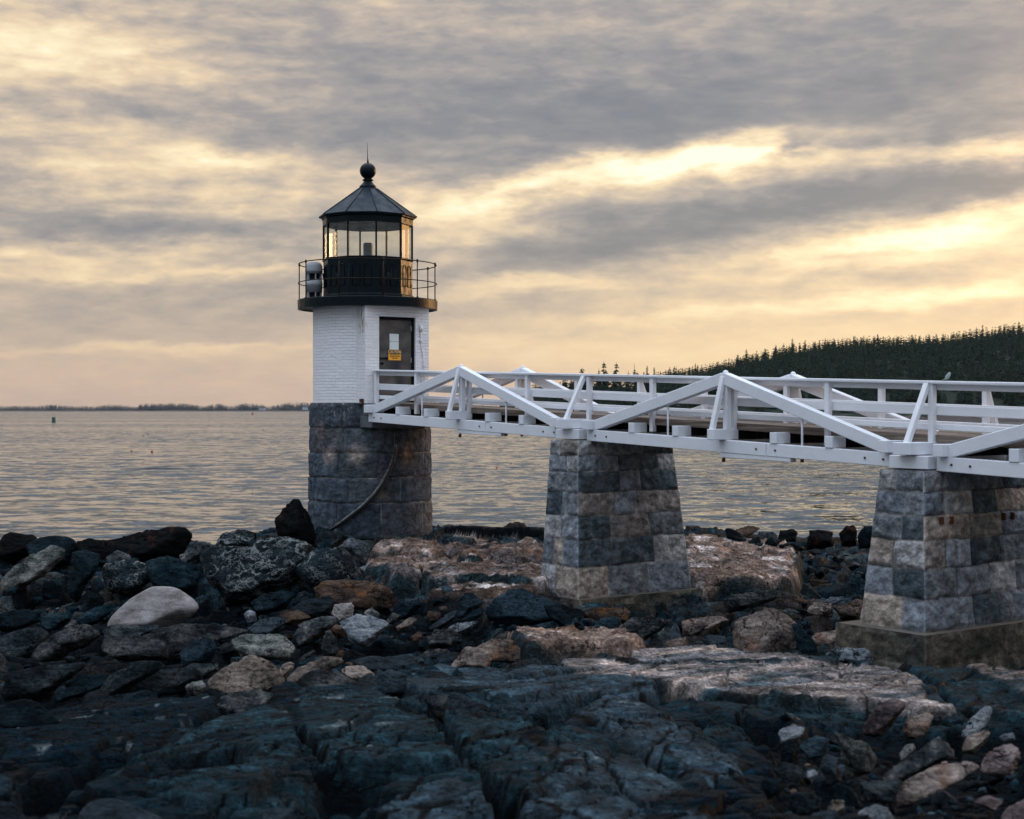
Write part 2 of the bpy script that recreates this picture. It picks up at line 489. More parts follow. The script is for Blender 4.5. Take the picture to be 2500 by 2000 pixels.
def deck_mat():
    m_, k, b = mat('weathered_deck_boards', .85, .3)
    p = geo_pos(k)
    u = k.m('ADD', k.m('MULTIPLY', k.sep(p)[0], .588), k.m('MULTIPLY', k.sep(p)[1], -.809))
    v_ = k.m('ADD', k.m('MULTIPLY', k.sep(p)[0], .809), k.m('MULTIPLY', k.sep(p)[1], .588))
    q = k.comb(k.m('MULTIPLY', u, 1.2), k.m('MULTIPLY', v_, 22), k.m('MULTIPLY', k.sep(p)[2], 26))
    n = k.noise(q, 1.0, 6, .62)
    c = k.ramp(n, [(.25, (.045, .032, .026)), (.5, (.13, .098, .080)), (.75, (.25, .205, .175))])
    k.put(b.inputs['Base Color'], c); bump(k, b, n, .5, .01)
    return m_
M['deck'] = deck_mat()

def glass_mat():
    m_ = bpy.data.materials.new('lantern_glass'); m_.use_nodes = True
    nt = m_.node_tree; nt.nodes.clear(); k = NT(nt)
    o = k.n('ShaderNodeOutputMaterial'); mx = k.n('ShaderNodeMixShader')
    tr = k.n('ShaderNodeBsdfTransparent'); gl = k.n('ShaderNodeBsdfGlossy')
    tr.inputs[0].default_value = (.93, .94, .935, 1); gl.inputs['Roughness'].default_value = .03
    lw_ = k.n('ShaderNodeLayerWeight'); lw_.inputs[0].default_value = .5
    fr_ = k.m('MULTIPLY_ADD', k.m('POWER', lw_.outputs['Facing'], 5.0), .55, .025)
    bp = k.n('ShaderNodeBump'); bp.inputs['Strength'].default_value = .05
    k.put(bp.inputs['Height'], k.noise(geo_pos(k), 3.0, 2, .5)); nt.links.new(bp.outputs[0], gl.inputs['Normal'])
    nt.links.new(fr_, mx.inputs[0]); nt.links.new(tr.outputs[0], mx.inputs[1]); nt.links.new(gl.outputs[0], mx.inputs[2])
    nt.links.new(mx.outputs[0], o.inputs[0])
    return m_
M['glass'] = glass_mat()

# ---------------------------------------------------------------- masonry generator
def masonry(P00, P10, P11, P01, courses, widths, pal, seed=0, step=.022, bulge=.022, joint=.012, nvv=None, rnd=.012):
    """displaced wall face; P00 bottom left .. seen from outside; returns grid P, colour"""
    P00, P10, P11, P01 = [np.array(p, dtype=float) for p in (P00, P10, P11, P01)]
    W = (np.linalg.norm(P10 - P00) + np.linalg.norm(P11 - P01)) / 2
    H = (np.linalg.norm(P01 - P00) + np.linalg.norm(P11 - P10)) / 2
    nu = max(3, int(W / step)); nv = nvv or max(3, int(H / step))
    u = np.linspace(0, 1, nu)[None, :]; v = np.linspace(0, 1, nv)[:, None]
    P = (P00 * (1 - u)[..., None] + P10 * u[..., None]) * (1 - v)[..., None] + (P01 * (1 - u)[..., None] + P11 * u[..., None]) * v[..., None]
    U = np.broadcast_to(u * W, (nu and nv, nu)).copy(); V = np.broadcast_to(v * H, (nv, nu)).copy()
    nrm = np.cross(P10 - P00, P01 - P00); nrm /= np.linalg.norm(nrm)
    disp, col = blocks(U, V, W, H, courses, widths, pal, seed, bulge, joint, rnd)
    edge = np.minimum(np.minimum(U, W - U), np.minimum(V, H - V))
    disp = disp * np.clip(edge / .03, 0, 1)
    P = P + nrm * disp[..., None]
    return P, col
def blocks(U, V, W, H, courses, widths, pal, seed, bulge, joint, rnd=.012, wrap=False):
    rs = np.random.RandomState(seed)
    ch = np.array(courses, dtype=float); ch = ch / ch.sum() * H
    ye = np.concatenate([[0], np.cumsum(ch)])
    wob = fbm2(U * 2.2, V * 2.2, 4, seed + 5, .6) * .026
    ci = np.clip(np.searchsorted(ye, V + wob, side='right') - 1, 0, len(ch) - 1)
    dv = np.minimum(V + wob - ye[ci], ye[ci + 1] - (V + wob))
    dv = np.where((V < .02) | (V > H - .02), np.abs(dv) + .02, dv)
    du = np.full(U.shape, 9.); bid = np.zeros(U.shape, dtype=int); tone = np.zeros(U.shape + (3,)); bump_ = np.zeros(U.shape)
    bx = np.zeros(U.shape); n = 0
    for c in range(len(ch)):
        m = ci == c
        if isinstance(widths[0], (list, tuple)):
            ws = np.array(widths[c], dtype=float); ws = ws / ws.sum() * W
        else:
            ws = []
            while sum(ws) < W: ws.append(rs.uniform(*widths))
            if len(ws) > 1 and sum(ws) - W > ws[-1] * .5: ws.pop()
            ws = np.array(ws); ws = ws / ws.sum() * W
        xe = np.concatenate([[0], np.cumsum(ws)])
        uu = U[m] + wob[m]
        bi = np.clip(np.searchsorted(xe, uu, side='right') - 1, 0, len(ws) - 1)
        d = np.minimum(uu - xe[bi], xe[bi + 1] - uu)
        if not wrap: d = np.where(bi == 0, np.maximum(xe[bi + 1] - uu, -1), d); d = np.where((bi == len(ws) - 1) & (len(ws) > 1), uu - xe[bi], d)
        du[m] = d
        cols = np.array([pal[rs.randint(len(pal))] for _ in ws]) * rs.uniform(.82, 1.18, (len(ws), 1))
        if isinstance(pal, dict): pass
        tone[m] = cols[bi]; bump_[m] = rs.uniform(.6, 1.3, len(ws))[bi]; bid[m] = bi + n; n += len(ws)
    d = np.minimum(np.maximum(du, 0), np.maximum(dv, 0))
    rough = fbm2(U * 7 + bid * 3.1, V * 7, 4, seed + 9, .6)
    big = fbm2(U * 2.3 + bid * 5.3, V * 2.3, 2, seed + 19)
    prof = 1 - np.exp(-(d / .035) ** 2)
    disp = prof * (bulge * bump_ + rough * rnd + big * bulge * .6)
    mort = sstep(d, joint, joint * .3)
    patch = sstep(fbm2(U * 3 + bid * 7.7, V * 3 + bid, 3, seed + 29), .1, .5)[..., None]
    tone = tone * (1 - .35 * patch) + np.array(pal[-1]) * .35 * patch
    mc = np.array((.26, .24, .225)) * (1 + .5 * fbm2(U * 5, V * 5, 3, seed + 31))[..., None]
    keep = sstep(fbm2(U * 1.7, V * 1.7, 3, seed + 41), -.25, .15)
    mm = (mort * keep)[..., None]
    dark = (mort * (1 - keep))[..., None]
    col = tone * (1 - mm) + mc * mm
    col = col * (1 - dark * .75)
    return disp - mort * .004, np.clip(col, 0, 1)

# ---------------------------------------------------------------- lighthouse
TX, TY = -3.32, 34.0
PHI = math.radians(36)
UX, UY = math.sin(PHI), -math.cos(PHI)      # along the footbridge, away from the tower
VX, VY = math.cos(PHI), math.sin(PHI)       # across it, towards the far side
def B(s, h, z):
    """bridge frame -> world"""
    return Vector((TX + UX * s + VX * h, TY + UY * s + VY * h, z))
Ud = Vector((UX, UY, 0)); Vd = Vector((VX, VY, 0)); Zd = Vector((0, 0, 1))

lh = empty('lighthouse', (TX, TY, -2.75), 'white brick lighthouse with black lantern on a round dark granite base', 'lighthouse')
# round granite base, five courses
gx, gy = TX - .075 + .13, TY
GR0, GR1, gz0, gz1 = 1.405, 1.365, -2.85, .15
nth, nz = 520, 190
th = np.linspace(0, 2 * math.pi, nth, endpoint=False)[None, :]; vz = np.linspace(0, 1, nz)[:, None]
Ug = np.broadcast_to(th * 1.37, (nz, nth)).copy(); Vg = np.broadcast_to(vz * (gz1 - gz0), (nz, nth)).copy()
palG = [(.070, .086, .105), (.055, .072, .095), (.082, .094, .108), (.060, .076, .096), (.090, .092, .100), (.062, .070, .085)]
disp, colg = blocks(Ug, Vg, 2 * math.pi * 1.37, gz1 - gz0, [.78, .556, .556, .556, .556], [(1.0)] and
                    [[.55, 1.0, 1.15, .9, 1.0, 1.1, .9, 1.0], [1.15, 1.05, .9, 1.1, .8, 1.0, 1.1, .9], [.5, 1.0, 1.2, .8, 1.1, 1.0, 1.0, .9],
                     [1.1, .95, 1.0, 1.1, .9, .9, 1.2, 1.0], [.6, 1.1, 1.1, .8, 1.1, 1.0, .9, 1.0]], palG, 11, .020, .012, .026, True)
edge = np.minimum(np.minimum(Vg, gz1 - gz0 - Vg) / .03, 1)
Rg = GR0 + (GR1 - GR0) * vz + disp * np.clip(edge, 0, 1)
ang = th + math.radians(205)
Pg = np.stack([gx + Rg * np.sin(ang), gy - Rg * np.cos(ang), np.broadcast_to(gz0 + vz * (gz1 - gz0), Rg.shape)], -1)
# lighter rubbed patches on three of the stones
for (a_, z_, ra, rz, cc) in [(-.62, -1.02, .13, .20, (.36, .28, .25)), (-.12, -.98, .14, .22, (.38, .31, .27)), (.72, -1.0, .13, .24, (.30, .19, .13)), (.30, -1.85, .10, .12, (.16, .11, .09)), (-.85, -.45, .1, .2, (.18, .12, .11))]:
    dA = (ang + math.pi) % (2 * math.pi) - math.pi - a_
    g = np.exp(-((dA / ra) ** 2 + ((Pg[..., 2] - z_) / rz) ** 2) ** 1.5) * (.65 + .35 * fbm2(Ug * 9, Vg * 9, 3, 77))
    colg = colg * (1 - g[..., None]) + np.array(cc) * g[..., None]
# white droppings running from the top of the wall
drp = sstep(fbm2(Ug * 14, Vg * 5, 3, 91), .34, .5) * sstep(Pg[..., 2], -.05, .12) + .6 * sstep(fbm2(Ug * 16, Vg * 4, 3, 93), .48, .58) * sstep(Pg[..., 2], -.45, -.2)
colg = colg * (1 - .7 * drp[..., None]) + .42 * .7 * drp[..., None]
base = grid_mesh('granite_base', Pg, M['granite'], lh, True, colg, None, True)
mb = MB(); mb.lathe((gx, gy, gz1), [(GR1 - .01, -.03), (GR1 - .045, .012), (.2, .014)], 72); mb.build('base_cap', M['concrete'], lh, False)

# corbelled stone landing under the door
mb = MB()
mb.box(B(.95, 0, .01), Ud * .50, Vd * .80, Zd * .13)
mb.box(B(.98, 0, -.26), Ud * .62, Vd * .84, Zd * .132)
land = mb.build('landing_stone', None, lh, False, .012)
land.data.materials.append(plain('landing_granite', (.085, .09, .10), .9, .5, 6))

# painted brick tower: cylinder
BR = 1.255; bz0, bz1 = .155, 2.33
n = 160
ga = math.asin(.60 / BR)
tha = (PHI + np.linspace(ga, 2 * math.pi - ga, n + 1))[None, :]; vz = np.linspace(0, 1, 60)[:, None]
Rb = BR + .006 * fbm2(tha * 6, vz * 9 + 0 * tha, 3, 5) + 0 * vz
Pb = np.stack([TX + Rb * np.sin(tha), TY - Rb * np.cos(tha), bz0 + vz * (bz1 - bz0) + 0 * tha], -1)
uvb = np.stack([tha * BR + 0 * vz, vz * (bz1 - bz0) + 0 * tha], -1)
grid_mesh('brick_tower', Pb, M['brick'], lh, True, None, uvb)
# door bay: two jambs, lintel
def bay_box(name, s0, s1, h0, h1, z0, z1):
    vs, fs, uv = [], [], []
    def quad(a, b, c, d, uu):
        k0 = len(vs); vs.extend([a, b, c, d]); fs.append((k0, k0 + 1, k0 + 2, k0 + 3)); uv.extend(uu)
    for (sa, sb, ha, hb) in ((s1, s1, h0, h1), (s0, s1, h0, h0), (s1, s0, h1, h1)):
        L = abs(sb - sa) + abs(hb - ha)
        o_ = ha if sa == sb else sa
        quad(B(sa, ha, z0), B(sb, hb, z0), B(sb, hb, z1), B(sa, ha, z1), [(o_, z0), (o_ + L, z0), (o_ + L, z1), (o_, z1)])
    quad(B(s0, h0, z1), B(s1, h0, z1), B(s1, h1, z1), B(s0, h1, z1), [(0, 0), (.1, 0), (.1, .1), (0, .1)])
    quad(B(s0, h0, z0), B(s0, h1, z0), B(s1, h1, z0), B(s1, h0, z0), [(0, 0), (.1, 0), (.1, .1), (0, .1)])
    return obj(name, vs, fs, M['brick'], lh, False, uv)
bay_box('door_jamb', .70, 1.30, -.83, -.475, .145, 2.335)
bay_box('door_jamb', .70, 1.30, .475, .83, .145, 2.335)
bay_box('door_lintel', .70, 1.298, -.474, .474, 2.075, 2.333)
mb = MB(); mb.box(B(1.305, 0, 2.09), Ud * .02, Vd * .49, Zd * .014); mb.build('lintel_trim', M['white'], lh)
mb = MB(); mb.box(B(1.19, -.455, 1.10), Ud * .06, Vd * .02, Zd * .97); mb.box(B(1.19, .455, 1.10), Ud * .06, Vd * .02, Zd * .97)
mb.box(B(1.19, 0, 2.045), Ud * .06, Vd * .434, Zd * .025); mb.build('door_frame', M['dark_void'], lh)
door = MB(); door.box(B(1.17, 0, 1.075), Ud * .025, Vd * .43, Zd * .94); door = door.build('door', M['door'], lh, False, .004)
def part(name, mt, parent, *boxes, bevel=0.0):
    mb = MB()
    for (c, a, b_, c_) in boxes: mb.box(c, a, b_, c_)
    return mb.build(name, mt, parent, False, bevel)
part('window_panel', M['beige'], door, (B(1.203, -.03, 1.615), Ud * .006, Vd * .118, Zd * .085), (B(1.203, -.03, 1.435), Ud * .006, Vd * .118, Zd * .088))
mb = MB(); mb.tube([B(1.19, -.355, 1.035), B(1.215, -.355, 1.035), B(1.235, -.355, 1.035), B(1.262, -.355, 1.035)], [.018, .016, .032, .026], 12); mb.build('knob', M['black'], door, True)
part('latch', M['black'], door, (B(1.205, -.33, 1.145), Ud * .012, Vd * .13, Zd * .017), (B(1.215, -.24, 1.155), Ud * .014, Vd * .03, Zd * .02), (B(1.215, -.42, 1.15), Ud * .014, Vd * .022, Zd * .022))
for hz in (1.83, 1.12, .42): part('hinge', M['horn'], door, (B(1.20, .418, hz), Ud * .012, Vd * .012, Zd * .055))
# conduit on the right jamb
mb = MB(); mb.tube([B(1.325, .60, 1.86), B(1.325, .60, 1.58), B(1.325, .615, 1.45), B(1.325, .665, 1.22), B(1.325, .685, .95), B(1.325, .69, .17)], .016, 8)
mb.box(B(1.33, .60, 1.84), Ud * .025, Vd * .035, Zd * .07); mb.box(B(1.322, .60, 1.56), Ud * .022, Vd * .04, Zd * .012); mb.box(B(1.322, .687, 1.0), Ud * .022, Vd * .04, Zd * .012)
mb.build('conduit', M['white'], lh, True)
# crack and bolts at the corner under the gallery
mb = MB(); mb.tube([B(1.14, -.838, 2.33), B(1.17, -.836, 2.18), B(1.13, -.836, 2.08), B(1.18, -.836, 1.96), B(1.20, -.836, 1.7)], .006, 5)
mb.build('wall_crack', M['dark_void'], lh)
part('rusty_bracket', M['rusty'], lh, (B(1.18, -.845, .20), Ud * .06, Vd * .03, Zd * .045))

# gallery
GC = (TX, TY, 0)
mb = MB(); mb.lathe((TX, TY, 0), [(1.20, 2.345), (1.52, 2.325), (1.535, 2.30), (1.60, 2.30), (1.605, 2.50), (1.59, 2.515), (1.0, 2.52)], 96)
mb.build('gallery_deck', M['black'], lh, False)
gr = MB(); gr.ring((TX, TY, 3.335), 1.573, .0125, 96, 8); gr = gr.build('top_handrail', M['rail'], lh, True)
gr2 = MB(); gr2.ring((TX, TY, 2.90), 1.585, .011, 96, 8); gr2.build('middle_handrail', M['rail'], lh, True)
for a in (-88, -56, -18, 18, 50, 82, 122, 158, 200, 236):
    r_ = math.radians(a); x_ = TX + 1.573 * math.sin(r_); y_ = TY - 1.573 * math.cos(r_)
    mb = MB(); mb.tube([(x_, y_, 2.51), (x_, y_, 3.355)], .013, 8); mb.tube([(x_, y_, 3.30), (x_, y_, 3.37)], .021, 8); mb.tube([(x_, y_, 2.51), (x_, y_, 2.53)], .03, 8)
    mb.build('railing_post', M['rail'], lh, True)

# lantern: ten sided
PH = math.radians(16)
def deca(r, z, k_):
    a = PH + math.radians(36) * k_
    return Vector((TX + r * math.sin(a), TY - r * math.cos(a), z))
mb = MB(); mb.lathe((TX, TY, 0), [(1.065, 2.515), (1.065, 2.60), (1.03, 2.625), (1.03, 3.40), (1.055, 3.42), (1.055, 3.455), (.93, 3.46)], 10, PH)
lw = mb.build('lantern_wall', M['black'], lh, False, .004)
for k_ in range(10):
    p0 = deca(1.032, 0, k_); p1 = deca(1.032, 0, k_ + 1); mid = (p0 + p1) / 2; t_ = (p1 - p0).normalized(); nn = Vector((mid.x - TX, mid.y - TY, 0)).normalized()
    mb = MB()
    # raised round-headed ribs on every panel
    for o_ in (-.13, .13):
        c = mid + t_ * o_ + nn * .004
        w_ = .085
        pts = [c + t_ * (-w_) + Zd * 2.80, c + t_ * (-w_) + Zd * 3.20]
        pts += [c + t_ * (w_ * -math.cos(q * math.pi / 6)) + Zd * (3.20 + .09 * math.sin(q * math.pi / 6)) for q in range(1, 6)]
        pts += [c + t_ * w_ + Zd * 3.20, c + t_ * w_ + Zd * 2.80, c - t_ * w_ + Zd * 2.80]
        mb.tube(pts, .0085, 5)
    mb.build('wall_panel_rib', M['black'], lw, True)
# vents on two of the panels
for k_ in (-2, 0):
    p0 = deca(1.0, 0, k_); p1 = deca(1.0, 0, k_ + 1); mid = (p0 + p1) / 2; nn = Vector((mid.x - TX, mid.y - TY, 0)).normalized()
    t_ = (p1 - p0).normalized()
    mb = MB(); mb.box(mid + nn * .01 + Zd * 3.03, nn * .03, t_ * .05, Zd * .055); mb.build('vent', M['roofm'], lw, False, .01)
for k_ in range(10):
    p = deca(1.022, 3.45, k_); q = deca(1.022, 4.24, k_)
    nn = Vector((p.x - TX, p.y - TY, 0)).normalized(); mb = MB()
    mb.box((p + q) / 2, nn * .022, nn.cross(Zd) * .018, Zd * .395); mb.build('mullion', M['black'], lh, False)
    a, b_ = deca(1.0, 0, k_), deca(1.0, 0, k_ + 1); mid = (a + b_) / 2; nn = Vector((mid.x - TX, mid.y - TY, 0)).normalized(); t_ = (b_ - a).normalized()
    hw = (b_ - a).length / 2 - .018
    mb = MB(); mb.box(mid + Zd * 3.845, nn * .004, t_ * hw, Zd * .385); mb.build('glass_pane', M['glass'], lh)
mb = MB(); mb.lathe((TX, TY, 0), [(1.045, 4.225), (1.05, 4.36), (1.075, 4.385), (1.075, 4.42), (.7, 4.425)], 10, PH)
mb.build('cornice', M['black'], lh, False, .004)
mb = MB(); mb.lathe((TX, TY, 0), [(.9, 4.40), (1.13, 4.415), (1.135, 4.435), (.20, 5.10), (.1, 5.10)], 10, PH)
rf = mb.build('roof', M['roofm'], lh, False)
mb = MB()
for k_ in range(10): mb.tube([deca(1.135, 4.440, k_), deca(.205, 5.105, k_)], .011, 6)
mb.build('roof_rib', M['roofm'], rf, True)
mb = MB(); mb.lathe((TX, TY, 0), [(.19, 5.07), (.195, 5.15), (.175, 5.165), (.14, 5.20), (.10, 5.25), (.095, 5.27), (.125, 5.28), (.13, 5.295), (.10, 5.31), (.09, 5.33)], 32)
fin = mb.build('roof_collar', M['black'], lh, True)
mb = MB(); mb.lathe((TX, TY, 5.503), [(max(.002, .187 * math.sin(math.radians(a))), -.187 * math.cos(math.radians(a))) for a in range(0, 181, 10)], 32)
mb.build('ventilator_ball', M['black'], lh, True)
mb = MB(); mb.tube([(TX, TY, 5.66), (TX, TY, 5.72), (TX, TY, 5.76), (TX - .006, TY, 5.80), (TX - .014, TY, 6.15)], [.03, .022, .014, .009, .003], 8)
mb.build('lightning_rod', M['black'], lh, True)
# ceiling inside and beacon
mb = MB(); mb.lathe((TX, TY, 0), [(.30, 3.44), (.30, 3.47), (.12, 3.475), (.115, 3.50), (.095, 3.51), (.095, 3.54)], 24); bc = mb.build('beacon_base', M['lens_w'], lh, True)
bk = MB(); prof = [(.085, 3.535)]
for i in range(9):
    z = 3.55 + i * .031; prof += [(.10, z), (.118, z + .005), (.118, z + .010), (.10, z + .016)]
prof += [(.10, 3.83), (.09, 3.845), (.02, 3.85)]
bk.lathe((TX, TY, 0), prof, 32); bk.build('beacon', M['lens'], lh, False)

# fog signal on the gallery
fx, fy = TX - 1.235, TY - .05
fg = empty('fog_horn', (fx, fy, 2.52), 'white two-tier fog horn standing on the gallery left of the lantern', 'fog horn')
R0 = .192
mb = MB(); mb.lathe((fx, fy, 0), [(.03, 3.405), (.10, 3.398), (.165, 3.365), (R0, 3.30), (.200, 3.20), (.200, 3.175), (.193, 3.17), (.193, 3.13), (.12, 3.125)], 40); mb.build('upper_cap', M['horn'], fg, True)
mb = MB(); mb.lathe((fx, fy, 0), [(.12, 2.985), (.190, 2.98), (.192, 2.93), (.197, 2.925), (.197, 2.85), (.192, 2.845), (.186, 2.70), (.12, 2.695)], 40); mb.build('middle_drum', M['horn'], fg, True)
mb = MB(); mb.lathe((fx, fy, 0), [(.14, 2.515), (.20, 2.52), (.20, 2.545), (.12, 2.55)], 40); mb.build('base_plate', M['horn'], fg, True)
for (z0, z1) in ((2.545, 2.70), (2.98, 3.13)):
    mb = MB(); mb.lathe((fx, fy, 0), [(.135, z0), (.135, z0 + .02), (.125, (z0 + z1) / 2), (.135, z1 - .02), (.135, z1)], 16); mb.build('horn_throat', M['dark_void'], fg, True)
    for k_ in range(6):
        a = math.radians(20 + 60 * k_); dd = Vector((math.sin(a), -math.cos(a), 0)); mb = MB()
        mb.box(Vector((fx, fy, (z0 + z1) / 2)) + dd * .165, dd * .022, dd.cross(Zd) * .012, Zd * ((z1 - z0) / 2 - .001))
        mb.build('horn_baffle', M['horn'], fg)
mb = MB(); mb.tube([(fx + .20, fy, 3.14), (fx + .225, fy, 3.0), (fx + .245, fy, 2.9), (fx + .235, fy, 2.53)], .014, 8); mb.build('cable', M['dark_void'], fg, True)

# caution sign screwed to the door
sg = empty('caution_sign', B(1.204, -.015, 1.225), 'yellow caution sign with a black heading on the steel door', 'sign')
part('plate', M['sign_y'], sg, (B(1.206, -.015, 1.225), Ud * .003, Vd * .163, Zd * .116), bevel=.002)
part('heading_panel', M['sign_k'], sg, (B(1.2105, -.015, 1.292), Ud * .001, Vd * .152, Zd * .041))
def text(name, body, size, s, h, z, mt, parent, wide=1.0, ext=.0008, bold=.0):
    cu = bpy.data.curves.new(name, 'FONT'); cu.body = body; cu.size = size; cu.align_x = 'CENTER'; cu.align_y = 'CENTER'; cu.extrude = ext; cu.offset = bold
    tmp = bpy.data.objects.new(name, cu); C.objects.link(tmp)
    dg = bpy.context.evaluated_depsgraph_get(); me = bpy.data.meshes.new_from_object(tmp.evaluated_get(dg))
    bpy.data.objects.remove(tmp)
    mtx = Matrix((( -0 + VX, 0, UX, 0), (VY, 0, UY, 0), (0, 1, 0, 0), (0, 0, 0, 1)))
    me.transform(mtx @ Matrix.Diagonal((wide, 1, 1, 1)))
    me.transform(Matrix.Translation(B(s, h, z) - world_loc(parent)))
    me.materials.clear(); me.materials.append(mt)
    o = bpy.data.objects.new(name, me); C.objects.link(o); o.parent = parent
    return o
text('heading_text', 'CAUTION', .079, 1.2128, -.015, 1.292, M['sign_l'], sg, .92, .0008, .0012)
text('notice_text', 'EAR PROTECTION', .034, 1.2104, -.015, 1.228, M['sign_k'], sg, .86, .0008, .0009)
text('notice_text', 'REQUIRED BEYOND', .034, 1.2104, -.015, 1.191, M['sign_k'], sg, .86, .0008, .0009)
text('notice_text', 'THIS POINT', .034, 1.2104, -.015, 1.154, M['sign_k'], sg, .86, .0008, .0009)

# old pipe hanging down the base
pts = []
for (px, py) in [(966, 1084), (964, 1104), (958, 1128), (948, 1153), (934, 1180), (914, 1208), (886, 1236), (858, 1258), (832, 1278), (808, 1294)]:
    dY = 0
    x_ = pxx(px, 32.6); rr = 1.50; off = min(1.3, abs(x_ - gx)); yy = gy - math.sqrt(max(rr * rr - off * off, .1))
    pts.append((pxx(px, yy), yy, pxz(py, yy)))
pp = MB(); pp.tube(pts, [.03, .04, .045, .05, .052, .052, .052, .05, .048, .03], 10)
pp = pp.build('drain_pipe', None, None, True); tag(pp, 'curved dark pipe with a pale top hanging down the granite base', 'pipe')
pm, k, b = mat('pale_topped_pipe', .7); nz_ = k.sep(k.n('ShaderNodeNewGeometry').outputs['Normal'])
pos = geo_pos(k)
f_ = k.m('MULTIPLY', k.mr(nz_[2], .05, .6), k.mr(k.noise(pos, 11, 6, .7), .36, .58))  # paler where faces turn upward, broken up by noise
k.put(b.inputs['Base Color'], k.mix(f_, (.006, .007, .008), (.15, .15, .15))); bump(k, b, k.noise(pos, 30, 5, .6), .5, .01)
pp.data.materials.append(pm)

# ---------------------------------------------------------------- footbridge
def zb(s): return -.26 - .0377 * (s - 1.5)        # underside of the bottom chord
def zd(s): return .165 - .0345 * (s - 1.5)        # top of the deck
def zr(s): return .885 - .0325 * (s - 1.5)        # top of the handrail
HT = .77; HP = .60
br = empty('footbridge', (B(8.8, 0, -.6)), 'white timber footbridge with low triangular trusses leading to the lighthouse door', 'footbridge')
spans = [(1.46, 8.34, 4.98), (9.06, 15.93, 12.48), (16.62, 23.5, 20.0)]
CH = .20
W_ = M['white']
def bar(name, a, b_, wd, w, h, mt=W_, bev=.007, parent=br):
    mb = MB(); mb.beam(a, b_, wd, w, h); return mb.build(name, mt, parent, False, bev)
for (s0, s1, sa) in spans:
    for sg_ in (-1, 1):
        h = HT * sg_
        bar('bottom_chord', B(s0, h, zb(s0) + CH / 2), B(sa + .95, h, zb(sa + .95) + CH / 2), Vd, .15, CH)
        bar('bottom_chord', B(sa + .958, h, zb(sa + .958) + CH / 2), B(s1, h, zb(s1) + CH / 2), Vd, .149, CH - .004)
        # splice plank under the middle of the chord
        bar('splice_block', B(sa - .06, h, zb(sa - .06) - .042), B(sa + 1.45, h, zb(sa + 1.45) - .020), Vd, .13, .078)
        zt = zb(sa) + 1.27
        # rafters: thick timbers meeting at the apex
        lo0 = B(s0 + .14, h, zb(s0) + CH + .055); lo1 = B(s1 - .14, h, zb(s1) + CH + .055); top = B(sa, h, zt - .095)
        r1 = MB(); r1.beam(lo0, top, Vd, .150, .185); r1.build('truss_rafter', W_, br, False, .008)
        r2 = MB(); r2.beam(top, lo1, Vd, .147, .185); r2.build('truss_rafter', W_, br, False, .008)
        mb = MB(); mb.tube([B(sa, h, zt - .06), B(sa, h, zt + .01), B(sa, h, zt + .035)], [.05, .045, .02], 8); mb.build('apex_nut', W_, br, True)
        # king post with an iron tie
        bar('king_post', B(sa + .035, h, zb(sa) + CH + .15), B(sa + .035, h, zt - .19), Vd, .10, .095, W_)
        mb = MB(); mb.tube([B(sa - .045, h - .01 * sg_, zb(sa) - .13), B(sa - .045, h - .01 * sg_, zt - .12)], .017, 8); mb.build('iron_tie', M['rusty'], br, True)
        mb = MB(); mb.tube([B(sa - .045, h, zb(sa) - .155), B(sa - .045, h, zb(sa) - .10)], .03, 6); mb.build('tie_nut', M['rusty'], br)
        # slim hanger rods at the quarter points
        for f_ in (.30, .735):
            s_ = s0 + (s1 - s0) * f_
            fr = (s_ - s0) / (sa - s0) if s_ < sa else (s1 - s_) / (s1 - sa)
            ztop = zb(s_) + CH + .02 + fr * 1.0
            mb = MB(); mb.tube([B(s_, h, zb(s_) - .05), B(s_, h, ztop)], .017, 8); mb.build('hanger_rod', W_, br, True)
            mb = MB(); mb.tube([B(s_, h, zb(s_) - .05), B(s_, h, zb(s_) - .004)], .028, 6); mb.build('tie_nut', M['rusty'], br)
        for q in (.30, .36, .42):
            s_ = s0 + (s1 - s0) * (q + .25); mb = MB(); mb.tube([B(s_, h, zb(s_) - .035), B(s_, h, zb(s_) + .01)], .014, 6); mb.build('bolt_end', M['rusty'], br)
    # bolt heads with washers on the outer face
        for s_ in [s0 + .25, s0 + .55, sa + .75, sa + 1.15, s1 - .55, s1 - .22]:
            yb = HT * sg_ + .078 * sg_
            mb = MB(); mb.tube([B(s_, yb - .01 * sg_, zb(s_) + .10), B(s_, yb + .012 * sg_, zb(s_) + .10)], .017, 6); mb.build('bolt_head', M['rusty'], br)
    # floor beams with sawn ends showing outside the chords
    nb_ = 6
    for i in range(nb_ + 1):
        s_ = s0 + .12 + (s1 - s0 - .24) * i / nb_
        mid = i == 3
        if mid: s_ = sa
        L = 1.10 if mid else (.86 if i not in (0, nb_) else .98)
        zc = zb(s_) + CH + .002 + .085
        for sg_ in (-1, 1): bar('floor_beam_end', B(s_, L * sg_, zc), B(s_, .56 * sg_, zc), Ud, .15 if not mid else .16, .172)
        bar('floor_beam', B(s_, -.558, zc), B(s_, .558, zc), Ud, .148, .168, M['dark_void'])  # unpainted middle; its near-black also stands for under-deck shade
    # stringers
    for h in (-.42, 0, .42):
        bar('stringer', B(s0 + .05, h, zd(s0) - .085), B(s1 - .05, h, zd(s1) - .085), Vd, .07, .078, M['dark_void'])  # near-black colour paints the shade below the deck
